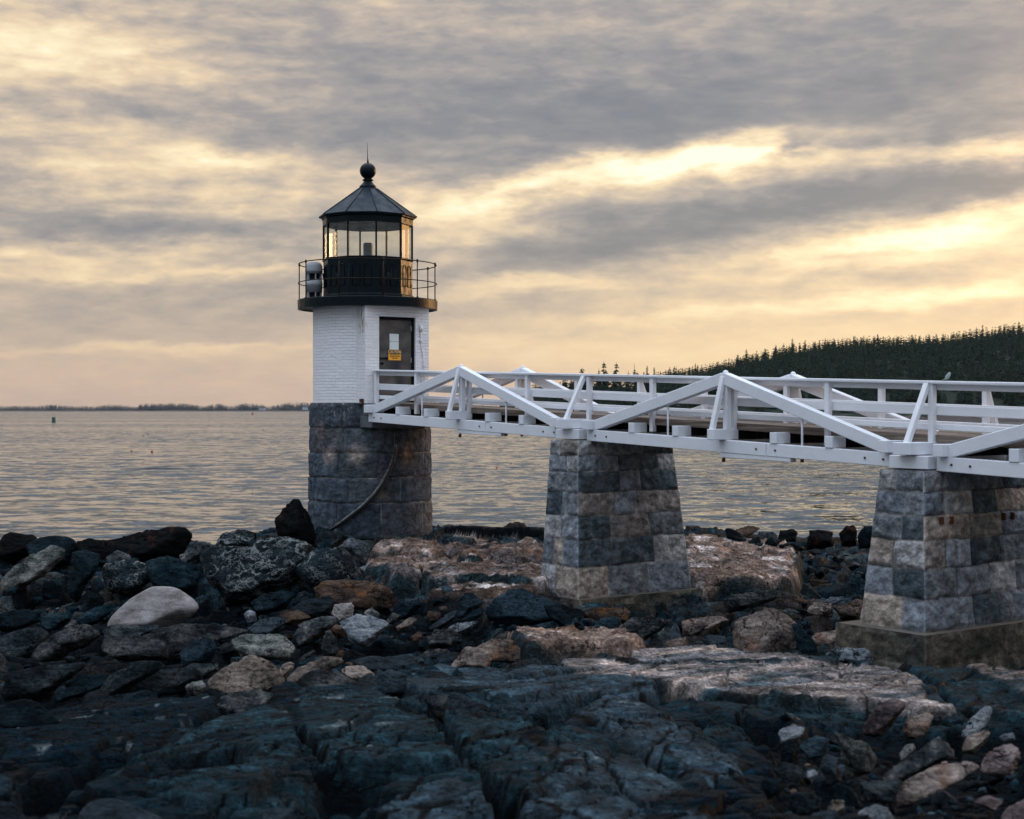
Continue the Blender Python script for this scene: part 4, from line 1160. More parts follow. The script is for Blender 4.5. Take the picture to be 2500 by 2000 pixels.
# ledges of bedrock: (window, outline, lift, colour, edge roundness)
SLABS = [
    ('E', [(230, 290), (400, 250), (850, 265), (1120, 345), (1250, 480), (1480, 770), (1400, 800), (1000, 790), (800, 805), (600, 800), (420, 760), (330, 660), (250, 560)], .16, 'teal', .10),
    ('E', [(1350, 490), (1450, 430), (1800, 435), (2000, 540), (2156, 690), (1900, 720), (1600, 700), (1460, 660)], .13, 'teal', .14),
    ('F', [(230, 600), (400, 440), (560, 370), (800, 380), (1000, 440), (1250, 640), (1700, 860), (1650, 1000), (1400, 1040), (1200, 960), (900, 800), (500, 600)], .22, 'slate', .30),
    ('D', [(720, 960), (900, 860), (1100, 770), (1500, 560), (1900, 420), (2140, 390), (2290, 640), (2150, 900), (1850, 1090), (1400, 1110), (900, 1000)], .16, 'teal', .12),
    ('E', [(860, 240), (880, 150), (1030, 130), (1300, 60), (1500, 90), (2100, 90), (2600, 130), (2950, 220), (2900, 300), (2400, 385), (1900, 390), (1600, 330), (1280, 290)], .16, 'slate', .10),
    ('F', [(0, 790), (400, 750), (900, 880), (1250, 1080), (1530, 1180), (1450, 1400), (900, 1430), (300, 1400), (-60, 1250), (-160, 1000)], .14, 'slate', .12),
    ('E', [(1020, 1020), (1500, 960), (1650, 1080), (1780, 1240), (1500, 1330), (1100, 1290), (860, 1180)], .07, 'slate', .10),
    ('E', [(880, 1010), (1500, 820), (1590, 960), (1480, 1000), (1100, 1010)], .06, 'teal', .06),
    ('G', [(-1600, 60), (-900, 30), (0, 30), (600, 65), (1100, 130), (1400, 260), (1650, 470), (1400, 480), (900, 410), (400, 395), (-300, 300), (-1000, 200), (-1500, 160)], .18, 'band', .12),
    ('G', [(1200, 125), (2156, 165), (2500, 200), (2500, 480), (2100, 520), (1700, 430), (1400, 250)], .20, 'teal', .15),
    ('G', [(1650, 145), (2156, 175), (2600, 200), (2600, 330), (2250, 400), (2020, 330), (1900, 250)], .34, 'band', .12),
    ('C', [(1050, 630), (1400, 590), (1700, 600), (2100, 620), (2600, 680), (2600, 740), (1500, 705), (1080, 690)], .13, 'band', .07),
    ('C', [(100, 520), (250, 495), (700, 490), (950, 510), (1190, 570), (1000, 600), (620, 612), (250, 645)], .20, 'tan', .09),
    ('D', [(0, 580), (500, 420), (720, 310), (1100, 320), (1600, 310), (1650, 420), (1300, 540), (900, 640), (500, 760), (0, 800)], .10, 'dteal', .10),
    ('D', [(2100, 120), (2500, 260), (2700, 300), (2400, 560), (2200, 500), (2000, 440)], .08, 'dteal', .12),
    ('D', [(960, 650), (1200, 570), (1450, 590), (1400, 660), (1150, 740), (960, 780)], .08, 'dteal', .08),
    # the tawny shelf between tower and piers
    ('P', [(700, 1296), (760, 1284), (900, 1284), (1060, 1290), (1200, 1300), (1345, 1318), (1360, 1400), (1330, 1455), (1240, 1440), (1140, 1430), (1060, 1440), (1000, 1418), (900, 1405), (880, 1345), (800, 1316)], .12, 'tan', .08),
    ('B', [(1010, 480), (1280, 430), (1540, 470), (1640, 540), (1480, 590), (1200, 580), (1000, 570)], .24, 'tan', .20),
    ('B', [(960, 700), (1010, 600), (1400, 610), (1430, 760), (1180, 800), (1120, 720)], .26, 'tan', .20),
    ('B', [(1540, 500), (1760, 500), (1920, 540), (1920, 660), (1740, 640), (1700, 590)], .22, 'tan', .14),
    ('B', [(1960, 480), (2300, 440), (2440, 520), (2400, 640), (2100, 660), (1940, 590)], .22, 'tan', .14),
    ('B', [(1480, 860), (1700, 780), (2100, 800), (2420, 820), (2300, 900), (1700, 960), (1520, 960)], .14, 'brown', .12),
    ('B', [(1440, 700), (1600, 640), (1760, 690), (1720, 780), (1500, 800)], .22, 'pale', .12),
    ('B', [(1930, 700), (2300, 670), (2440, 760), (2380, 830), (1960, 770)], .22, 'tan', .12),
    ('H', [(60, 560), (300, 552), (560, 570), (860, 600), (1150, 640), (1260, 740), (1240, 860), (1180, 990), (900, 1010), (500, 990), (150, 960), (60, 900)], .26, 'tan', .10),
    ('H', [(840, 640), (1100, 640), (1240, 720), (1160, 830), (980, 770), (860, 760)], .36, 'tan', .10),
    ('P', [(1680, 1272), (1760, 1266), (1850, 1280), (1900, 1300), (1860, 1325), (1700, 1330)], .18, 'vdark', .2),
    ('P', [(1040, 1282), (1180, 1288), (1240, 1272), (1350, 1276), (1350, 1315), (1200, 1305), (1080, 1296)], .15, 'vdark', .2),
]
# holes and gullies, and single cracks in the bedrock
PITS = [('F', [(-120, 480), (0, 425), (300, 385), (600, 318), (430, 440), (250, 580), (110, 665), (0, 600)], 1.0),
        ('D', [(100, 880), (450, 820), (800, 720), (980, 700), (880, 790), (700, 900), (500, 1000), (400, 1150), (120, 1090)], .55),
        ('E', [(400, 810), (560, 790), (960, 795), (1080, 940), (860, 1010), (700, 1080), (430, 1150), (250, 1000)], .34),
        ('F', [(1300, 470), (1700, 430), (2100, 500), (2156, 640), (2050, 900), (1700, 620), (1400, 600)], .30),
        ('P', [(330, 1860), (560, 1820), (640, 1830), (560, 1880), (420, 1900)], .25),
        ('C', [(1560, 150), (1560, 250), (1900, 240), (1780, 380), (1500, 320)], .25),
        ('A', [(260, 700), (560, 640), (800, 760), (760, 900), (560, 960), (200, 900), (60, 820)], .45),
        ('B', [(560, 900), (860, 880), (1180, 930), (1250, 960), (900, 960)], .25),
        ('G', [(180, 580), (560, 520), (880, 480), (1240, 500), (1500, 530), (1700, 560), (2200, 560), (2200, 1000), (2200, 1327), (1500, 1327), (700, 1327), (60, 1300), (60, 980), (140, 760)], .20),
        ('P', [(0, 1480), (230, 1500), (500, 1450), (720, 1435), (1180, 1470), (1210, 1560), (900, 1590), (640, 1600), (420, 1640), (0, 1650)], .13)]
LINES = [('E', [(880, 285), (1170, 350), (1440, 690), (1540, 800), (1740, 1090), (1830, 1300)], .075, .30), ('F', [(140, 680), (250, 770), (400, 880), (440, 990)], .022, .10),
         ('F', [(690, 770), (600, 890), (610, 960), (760, 1150), (880, 1230), (1180, 1150)], .035, .14), ('E', [(240, 560), (300, 630), (420, 740)], .04, .15),
         ('E', [(540, 640), (700, 490)], .025, .10), ('E', [(640, 760), (860, 620), (960, 560)], .02, .09), ('E', [(840, 770), (1000, 660), (1120, 600)], .02, .09),
         ('D', [(1050, 790), (1500, 645), (1900, 545), (2156, 480)], .04, .14), ('D', [(1400, 880), (1650, 745), (2000, 600)], .025, .10), ('D', [(1250, 1020), (1480, 900), (1640, 860), (2100, 830)], .03, .11),
         ('D', [(0, 645), (300, 565), (620, 485)], .03, .12), ('E', [(950, 1140), (1110, 1015)], .03, .10), ('E', [(1720, 1105), (1480, 1165), (1300, 1150)], .02, .09), ('E', [(1540, 800), (1300, 900)], .03, .12),
         ('D', [(2156, 640), (1980, 760), (1700, 860)], .03, .12), ('F', [(1250, 560), (1100, 690), (980, 780), (900, 830)], .03, .10), ('F', [(-200, 1130), (60, 1010), (380, 990)], .018, .07),
         ('B', [(1010, 590), (1180, 575), (1480, 600), (1640, 540), (1750, 580)], .05, .16), ('B', [(1320, 370), (1500, 450), (1640, 520)], .04, .14), ('B', [(1740, 600), (1960, 540), (2100, 545)], .05, .14), ('B', [(1430, 760), (1440, 640), (1700, 620)], .04, .16)]
def line_d(x, y, pts):
    d = np.full(x.shape, 1e9)
    for (ax, ay), (bx, by) in zip(pts[:-1], pts[1:]):
        ex, ey = bx - ax, by - ay; wx, wy = x - ax, y - ay; h = np.clip((wx * ex + wy * ey) / (ex * ex + ey * ey + 1e-12), 0, 1)
        d = np.minimum(d, np.hypot(wx - ex * h, wy - ey * h))
    return d
def seg_sd(x, y, poly):
    """signed distance, positive inside"""
    n = len(poly); d = np.full(x.shape, 1e9); ins = np.zeros(x.shape, dtype=bool)
    for i in range(n):
        ax, ay = poly[i]; bx, by = poly[(i + 1) % n]
        ex, ey = bx - ax, by - ay; wx, wy = x - ax, y - ay
        h = np.clip((wx * ex + wy * ey) / (ex * ex + ey * ey + 1e-12), 0, 1)
        d = np.minimum(d, np.hypot(wx - ex * h, wy - ey * h))
        c = ((ay > y) != (by > y)) & (x < (bx - ax) * (y - ay) / (by - ay + 1e-12) + ax)
        ins ^= c
    return np.where(ins, d, -d)

def shore(x, y):
    """height and colour of the shore at world x, y (arrays)"""
    G = smooth_G(x, y)
    # rough broken rock between the ledges
    wx = x + .25 * fbm2(x * .9, y * .9, 3, 60); wy = y + .25 * fbm2(x * .9 + 9, y * .9, 3, 61)
    a = math.radians(24); p = (wx * math.cos(a) + wy * math.sin(a)); q = (-wx * math.sin(a) + wy * math.cos(a))
    f1, e1, id1, ox, oy = worley(p / 1.15, q / .62, 3)
    f2, e2, id2, ox2, oy2 = worley(p / .42, q / .27, 5)
    far = sstep(y, 14, 24)
    a3 = math.radians(66); p3 = wx * math.cos(a3) + wy * math.sin(a3); q3 = -wx * math.sin(a3) + wy * math.cos(a3)
    f3, e3, id3, ox3, oy3 = worley(p3 / 2.7, q3 / 1.05, 33)
    H = G - .16 + .12 * (1 - sstep(y, 15.5, 18.5))
    near = 1 - sstep(y, 15.5, 19)
    w1 = 1 - .85 * near
    H = H + near * ((id3 - .5) * .10 + (ox3 * (id3 * 7 % 1 - .5) * .3 + oy3 * (id3 * 13 % 1 - .5)) * .34 - .12 * sstep(e3, .045, .010))
    H = H + w1 * ((id1 - .5) * .34 + (ox * (id1 * 7 % 1 - .5) + oy * (id1 * 13 % 1 - .5)) * .42) - .16 * w1 * sstep(e1, .20, .02)
    H = H + (id2 - .5) * .12 + (ox2 * (id2 * 5 % 1 - .5) + oy2 * (id2 * 11 % 1 - .5)) * .20 - .06 * sstep(e2, .22, .03)
    H = H + near * ((.5 - id2) * .10 - (ox2 * (id2 * 5 % 1 - .5) + oy2 * (id2 * 11 % 1 - .5)) * .19)
    n1 = fbm2(x * 1.6, y * 1.6, 5, 40, .55); H = H + (.05 - .022 * near) * n1 + near * .035 * fbm2(x * .8, y * .8, 3, 46)
    cn = fbm2(x * .35, y * .35, 4, 44)
    c0 = np.array(COL['dteal']); c1 = np.array(COL['teal'])
    col = c0 + (c1 - c0) * sstep(cn, -.3, .4)[..., None]
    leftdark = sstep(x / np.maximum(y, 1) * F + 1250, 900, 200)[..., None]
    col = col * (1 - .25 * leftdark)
    pal2 = np.array([COL['dteal'], COL['teal'], COL['dgrey'], COL['grey'], COL['slate'], COL['brown']])
    pick = pal2[np.clip((id2 * 6).astype(int), 0, 5)]
    fm = (far * .55)[..., None]
    col = col * (1 - fm) + pick * fm
    # strata: thin steps running up to the right
    b = math.radians(31); ps = x * math.cos(b) + y * math.sin(b); qs = -x * math.sin(b) + y * math.cos(b)
    qs = qs + .10 * fbm2(ps * .8, qs * 2, 3, 62)
    strat = fbm2(ps * .55, qs * 5.0, 4, 63, .6); fine = fbm2(ps * 1.6, qs * 17, 4, 64, .6)
    jf1, je, jid, jx, jy = worley(p3 / 1.9 + 3.3, q3 / .95, 21)
    kf1, ke, kid, kx, ky = worley(ps / .62, qs / .36, 23)
    for i, (w, pts, lift, cn_, rad) in enumerate(SLABS):
        pp_ = unz(w, pts); poly = []; zs = []
        for (px, py) in pp_:
            Y = ground_px(px, py); X = (px - 1250) / F * Y; poly.append((X, Y)); zs.append(float(smooth_G(np.array(X), np.array(Y))))
        Y_near = min(q[1] for q in poly)
        pa_ = np.array(poly); x0, y0 = pa_.min(0) - 1.2; x1, y1 = pa_.max(0) + 1.2
        m = (x > x0) & (x < x1) & (y > y0) & (y < y1)
        if not m.any(): continue
        A_ = np.c_[pa_, np.ones(len(pa_))]; cf = np.linalg.lstsq(A_, np.array(zs), rcond=None)[0]
        xm, ym = x[m], y[m]
        wob = .07 * fbm2(xm * 2.1, ym * 2.1, 4, 70 + i)
        sd = seg_sd(xm, ym, poly) + wob
        tan_ = cn_ in ('tan', 'brown', 'pale')
        pl = cf[0] * xm + cf[1] * ym + cf[2]
        pl = .7 * pl + .3 * G[m]
        rad_ = rad * (.45 if not tan_ else .9)
        r = np.clip(sd / rad_, 0, 1)
        lf = lift * (.40 if Y_near < 17 else 1.0)
        top = pl + lf * (1 - (1 - r) ** 2.0) - .03
        if tan_:
            top = top + .09 * fbm2(xm * 1.8, ym * 2.4, 6, 80 + i, .66, True) + .04 * np.round(fbm2(xm * 1.2, ym * 2.6, 4, 82 + i, .6) * 4) / 4 + .05 * fbm2(xm * .9, ym * .9, 2, 81 + i) - .07 * sstep(ke[m], .10, .01) * sstep(fbm2(xm * .5, ym * .5, 2, 14), -.3, .2) + (kid[m] - .5) * .06
        else:
            top = top + .022 * np.round(strat[m] * 5) / 5 + .020 * strat[m] + .012 * fine[m] + .03 * fbm2(xm * .8, ym * .8, 3, 80 + i) + (jid[m] - .5) * .05 + (jx[m] * (jid[m] * 7 % 1 - .5) + jy[m] * (jid[m] * 3 % 1 - .5)) * .10 - .07 * sstep(je[m], .045, .006) * (jid[m] > .4) - .03 * sstep(ke[m], .05, .0) * (kid[m] > .55)
        out_ = np.where(sd < 0, sd * 4.5, 0)
        top = top + out_
        Hm = H[m]; win = top > Hm
        cc = np.array(COL[cn_]); v = fbm2(xm * 1.1, ym * 1.1, 4, 90 + i)
        ccv = cc * (1 + .35 * v)[:, None]
        if tan_:
            w_ = sstep(fbm2(xm * 1.7, ym * 2.6, 5, 95 + i, .6), .16, .42)[:, None]; ccv = ccv * (1 - .6 * w_) + np.array((.34, .31, .30)) * .6 * w_
            o_ = sstep(fbm2(xm * 1.1, ym * 1.9, 4, 96 + i, .6), .22, .5)[:, None]; ccv = ccv * (1 - .6 * o_) + np.array((.145, .088, .058)) * .6 * o_
            g_ = sstep(fbm2(xm * .6, ym * 1.2, 3, 97 + i, .6), .12, .4)[:, None]; ccv = ccv * (1 - .6 * g_) + np.array((.085, .08, .085)) * .6 * g_
        elif cn_ == 'band':
            w_ = sstep(fbm2(ps[m] * .6, qs[m] * 3.2, 4, 98 + i, .6), .0, .35)[:, None]; ccv = ccv * (1 - .7 * w_) + np.array((.075, .085, .095)) * .7 * w_
            o_ = sstep(fbm2(ps[m] * .7, qs[m] * 4.2, 4, 99 + i, .6), .2, .45)[:, None]; ccv = ccv * (1 - .6 * o_) + np.array((.30, .235, .20)) * .6 * o_
        else:
            w_ = (sstep(fbm2(xm * 3.1, ym * 1.6, 4, 100 + i, .6), .40, .55))[:, None] * .35; ccv = ccv * (1 - w_) + np.array((.17, .18, .18)) * w_
        # sides take on part of the surrounding rock colour
        H[m] = np.where(win, top, Hm)
        sidem = (win & (sd > -.02))[:, None]
        cm = col[m]
        if tan_ or cn_ == 'band':        # weathered patches give way irregularly to the darker rock
            kk = sstep(sd + .30 * fbm2(xm * 1.5, ym * 1.5, 4, 120 + i), -.03, .12)[:, None]; dk = sstep(fbm2(ps[m] * .9, qs[m] * 2.6, 4, 130 + i, .6), .18, .40)[:, None] * (.7 if cn_ == 'band' else .12)
            ccv = ccv * kk + np.array(COL['dgrey']) * (1 - kk); ccv = ccv * (1 - dk) + np.array(COL['teal']) * 1.6 * dk
        col[m] = np.where(sidem, ccv, np.where(win[:, None], ccv * .7 + cm * .3, cm))
    # dipping beds that break off in low steps running up to the right
    bed = qs / .34 + .55 * fbm2(ps * .5, qs * .8, 3, 52) + .25 * fbm2(ps * 2.2, qs * 2.2, 3, 53)
    saw = bed - np.floor(bed); msk = sstep(fbm2(x * .55, y * .45, 3, 54), -.25, .25) * near
    H = H + .060 * msk * (saw ** 1.3 - .5)
    bed2 = qs / .11 + .8 * fbm2(ps * .9, qs * 1.4, 3, 55); saw2 = bed2 - np.floor(bed2)
    H = H + .016 * near * sstep(fbm2(x * .9, y * .7, 3, 56), -.1, .3) * (saw2 - .5)
    crossj = (ps + .15 * fbm2(ps, qs, 2, 57)) / 1.3 + np.floor(bed) * .37; cj = np.abs(crossj - np.round(crossj)) * 1.3
    H = H - .045 * msk * sstep(cj, .035, .005)
    edge3 = near * sstep(e3, .05, .012); col = col * (1 - .85 * edge3[:, None])
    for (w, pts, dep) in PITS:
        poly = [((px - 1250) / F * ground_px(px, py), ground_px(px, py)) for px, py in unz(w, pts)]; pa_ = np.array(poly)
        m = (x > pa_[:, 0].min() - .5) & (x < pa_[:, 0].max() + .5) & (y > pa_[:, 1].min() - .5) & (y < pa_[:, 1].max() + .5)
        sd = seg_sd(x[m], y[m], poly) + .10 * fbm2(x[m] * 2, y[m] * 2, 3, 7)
        k_ = sstep(sd, -.02, .14); H[m] = H[m] - dep * k_; col[m] = col[m] * (1 - k_[:, None]) + np.array(COL['vdark']) * k_[:, None]  # near-black blended into the pits paints the shade inside them
    for (w, pts, wd_, dep) in LINES:
        pl_ = [((px - 1250) / F * ground_px(px, py), ground_px(px, py)) for px, py in unz(w, pts)]; pa_ = np.array(pl_)
        m = (x > pa_[:, 0].min() - .4) & (x < pa_[:, 0].max() + .4) & (y > pa_[:, 1].min() - .4) & (y < pa_[:, 1].max() + .4)
        d = line_d(x[m] + .05 * fbm2(x[m] * 3, y[m] * 3, 3, 17), y[m] + .05 * fbm2(x[m] * 3 + 5, y[m] * 3, 3, 18), pl_)
        ck = sstep(d, 1.05 * wd_ * (1 + .5 * fbm2(x[m] * 2, y[m] * 2, 2, 19)), wd_ * .35)
        H[m] = H[m] - 1.0 * dep * ck; col[m] = col[m] * (1 - ck[:, None]) + np.array(COL['vdark']) * .4 * ck[:, None]
    H = H + .010 * fbm2(x * 7, y * 7, 4, 50, .65) + .012 * fbm2(ps * 2.5, qs * 9, 3, 51, .6, True) * near
    return H, col

tt = np.linspace(-.50, .50, 1250)
yrows = np.concatenate([np.linspace(1.5, 7.6, 50)[:-1], np.geomspace(7.6, 47, 1150)])
Yt = yrows[:, None] + 0 * tt[None, :]; Xt = tt[None, :] * (Yt * .92 + 1.6)
Ht, Ct = shore(Xt.ravel(), Yt.ravel()); Ht = Ht.reshape(Xt.shape); Ct = Ct.reshape(Xt.shape + (3,))
def rock_vcol():
    m_, k, b = mat('shore_bedrock', .85, .06)
    a = k.n('ShaderNodeAttribute', attribute_name='Col').outputs[0]; p = geo_pos(k)
    n = k.noise(p, 3.2, 9, .66); g = k.noise(p, 21, 6, .72)
    f = k.m('POWER', k.m('ADD', k.m('MULTIPLY', n, 1.15), k.m('MULTIPLY', g, .9)), 4.2)
    c = k.v('SCALE', a, k.m('MULTIPLY', f, 1.0))
    # grain of the bedding
    q = k.n('ShaderNodeMapping'); k.put(q.inputs[0], p); q.inputs['Rotation'].default_value = (0, .15, math.radians(-31)); q.inputs['Scale'].default_value = (1.0, 9.0, 9.0)
    gr_ = k.noise(q.outputs[0], 1.6, 8, .7, .3)
    c = k.mix(k.mr(gr_, .57, .72, 0, .6), c, k.v('ADD', k.v('SCALE', a, 2.8), (.005, .009, .011)))
    c = k.mix(k.mr(gr_, .44, .30, 0, .65), c, k.v('SCALE', a, .25))
    lich = k.mr(k.noise(p, 7.5, 5, .6), .70, .78, 0, .40)
    c = k.mix(lich, c, k.v('ADD', k.v('SCALE', a, 3.5), (.02, .02, .02)))
    wp = k.v('ADD', k.v('MULTIPLY', p, (.8, 1.5, 1.2)), k.v('SCALE', k.noise(p, 1.4, 5, .65, out=1), .9))
    vo = k.n('ShaderNodeTexVoronoi', feature='DISTANCE_TO_EDGE'); k.put(vo.inputs['Vector'], wp); vo.inputs['Scale'].default_value = 1.7
    crk = k.m('MULTIPLY', k.mr(vo.outputs['Distance'], .022, .004), k.mr(k.noise(p, 1.1, 3, .6), .44, .56))
    c = k.mix(k.m('MULTIPLY', crk, .85), c, (.001, .002, .002))
    c = k.v('SCALE', k.v('POWER', k.v('SCALE', c, 1 / .11), (1.35, 1.35, 1.35)), .11)
    k.put(b.inputs['Base Color'], c)
    k.put(b.inputs['Roughness'], k.mr(n, .3, .7, .6, .95))
    bump(k, b, k.m('SUBTRACT', k.m('ADD', k.m('MULTIPLY', n, .8), k.m('ADD', k.m('MULTIPLY', gr_, .9), k.m('MULTIPLY', g, .5))), k.m('MULTIPLY', crk, .8)), 1.0, .10)
    return m_
M['bedrock'] = rock_vcol()
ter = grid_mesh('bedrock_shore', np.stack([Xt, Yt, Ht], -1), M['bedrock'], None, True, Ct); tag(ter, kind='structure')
# terrain height lookup
def H_at(x, y):
    r = np.interp(y, yrows, np.arange(len(yrows))); c = np.interp(x / (y * .92 + 1.6), tt, np.arange(len(tt)))
    return float(Ht[int(round(r)), int(round(c))])

# ---------------------------------------------------------------- loose rocks
def rock_mat(name, c_dark, c_mid, c_light, spot=None, spot_amt=.0, vein=0.0, grain=1.0, rough=.8, cut=.5):
    m_, k, b = mat('rock_' + name, rough, .06)
    gn = {'vdark': .55, 'dteal': .5, 'teal': .55, 'blue': .6, 'slate': .6, 'grey': .72, 'dgrey': .6, 'veined': .6, 'brown': .75, 'tan': .85, 'buff': .85, 'speck': .8}.get(name, .88)
    tc = k.n('ShaderNodeTexCoord').outputs['Object']; r = k.n('ShaderNodeObjectInfo').outputs['Random']
    p = k.v('ADD', tc, k.v('SCALE', k.comb(r, r, r), 37.0))
    n = k.noise(p, 2.2, 8, .66, .2); g = k.noise(p, 22 * grain, 6, .7)
    mp = k.n('ShaderNodeMapping'); k.put(mp.inputs[0], p); mp.inputs['Rotation'].default_value = (.3, .25, .4); mp.inputs['Scale'].default_value = (1.0, 5.0, 8.0)
    bd = k.noise(mp.outputs[0], 1.5, 7, .68, .3)
    f = k.m('ADD', k.m('MULTIPLY', n, .45), k.m('ADD', k.m('MULTIPLY', bd, .28), k.m('MULTIPLY', g, .27)))
    c = k.ramp(f, [(cut - .085, c_dark), (cut, c_mid), (cut + .095, c_light)])
    c = k.v('SCALE', c, k.m('MULTIPLY_ADD', r, .45 * gn, .78 * gn))
    wp_ = k.v('ADD', p, k.v('SCALE', k.noise(p, 1.8, 5, .65, out=1), 1.1))
    vc = k.n('ShaderNodeTexVoronoi', feature='DISTANCE_TO_EDGE'); k.put(vc.inputs['Vector'], wp_); vc.inputs['Scale'].default_value = 2.4
    crk = k.m('MULTIPLY', k.mr(vc.outputs['Distance'], .028, .004), k.mr(k.noise(p, 1.7, 3, .6), .46, .58))
    if name != 'pale': c = k.mix(k.m('MULTIPLY', crk, .9), c, (.001, .002, .002))
    if vein:
        wp = k.v('ADD', k.v('MULTIPLY', p, (1, 1, 2.2)), k.v('SCALE', k.noise(p, 1.3, 6, .68, out=1), 1.5))
        def net(sc, w0, th):
            vo = k.n('ShaderNodeTexVoronoi', feature='DISTANCE_TO_EDGE'); k.put(vo.inputs['Vector'], wp); vo.inputs['Scale'].default_value = sc
            wd_ = k.m('MULTIPLY', k.mr(k.noise(p, sc * .8, 3, .6), .42, .66, .0, 1.0), w0)
            return k.m('MULTIPLY', k.m('LESS_THAN', vo.outputs['Distance'], wd_), th)
        w = k.m('MAXIMUM', net(2.1, .085, 1.0), net(4.6, .07, .75))
        c = k.mix(k.m('MULTIPLY', w, vein), c, k.mix(g, (.08, .09, .09), (.26, .265, .26)))
    if spot:
        sm = k.mr(k.noise(p, 3.1, 5, .65), .55, .68, 0, spot_amt)
        c = k.mix(sm, c, spot)
    c = k.v('SCALE', k.v('POWER', k.v('SCALE', c, 1 / .12), (1.4, 1.4, 1.4)), .12) if name != 'pale' else c
    k.put(b.inputs['Base Color'], c)
    h = k.m('SUBTRACT', k.m('ADD', k.m('MULTIPLY', n, .9), k.m('ADD', k.m('MULTIPLY', bd, .8), k.m('MULTIPLY', g, .45))), k.m('MULTIPLY', crk, .7 if name != 'pale' else 0))
    bump(k, b, h, 1.0, .09 if name != 'pale' else .045)
    return m_
R_ = {
    'vdark': rock_mat('vdark', (.005, .008, .010), (.011, .014, .016), (.022, .026, .028), (.13, .05, .025), .35),
    'dteal': rock_mat('dteal', (.003, .010, .014), (.009, .026, .036), (.034, .062, .075)),
    'teal': rock_mat('teal', (.004, .014, .020), (.018, .044, .058), (.066, .100, .115)),
    'blue': rock_mat('blue', (.014, .026, .036), (.036, .060, .077), (.075, .110, .128)),
    'slate': rock_mat('slate', (.022, .030, .036), (.056, .072, .084), (.095, .112, .125)),
    'grey': rock_mat('grey', (.008, .014, .018), (.062, .068, .072), (.190, .185, .178)),
    'dgrey': rock_mat('dgrey', (.004, .010, .013), (.028, .040, .046), (.110, .118, .118)),
    'tan': rock_mat('tan', (.030, .030, .031), (.150, .126, .115), (.290, .250, .228), (.15, .075, .040), .45),
    'buff': rock_mat('buff', (.025, .025, .027), (.165, .138, .122), (.300, .258, .232)),
    'brown': rock_mat('brown', (.020, .018, .018), (.085, .062, .050), (.145, .110, .090), (.17, .08, .03), .5),
    'rust': rock_mat('rust', (.030, .027, .027), (.115, .092, .078), (.225, .190, .168), (.20, .095, .045), .55),
    'pale': rock_mat('pale', (.105, .092, .086), (.225, .203, .198), (.350, .328, .325), grain=2.2),
    'lgrey': rock_mat('lgrey', (.030, .040, .048), (.120, .132, .145), (.250, .255, .262)),
    'pink': rock_mat('pink', (.040, .034, .036), (.140, .112, .112), (.240, .205, .200)),
    'veined': rock_mat('veined', (.008, .016, .020), (.022, .036, .044), (.045, .062, .070), vein=.75),
    'speck': rock_mat('speck', (.020, .026, .028), (.120, .125, .118), (.260, .255, .240), grain=1.6),
}
def ico(sub):
    bm = bmesh.new(); bmesh.ops.create_icosphere(bm, subdivisions=sub, radius=1.0)
    V = np.array([v.co[:] for v in bm.verts]); Fc = [tuple(v.index for v in f.verts) for f in bm.faces]; bm.free()
    return V, Fc
ICO = {4: ico(4), 5: ico(5), 3: ico(3), 2: ico(2), 6: ico(6)}
def hull2d(pts):
    pts = sorted(set((round(a, 6), round(b, 6)) for a, b in pts))
    def half(ps):
        o = []
        for p in ps:
            while len(o) >= 2 and (o[-1][0] - o[-2][0]) * (p[1] - o[-2][1]) - (o[-1][1] - o[-2][1]) * (p[0] - o[-2][0]) <= 0: o.pop()
            o.append(p)
        return o
    l = half(pts); u = half(pts[::-1]); return l[:-1] + u[:-1]
def poly_radius(D, N, Hh, p):
    q = np.maximum(D @ N.T, 0) / Hh[None, :]
    mx = q.max(1, keepdims=True) + 1e-9
    return 1.0 / (mx[:, 0] * (((q / mx) ** p).sum(1)) ** (1.0 / p))
NROCK = [0]
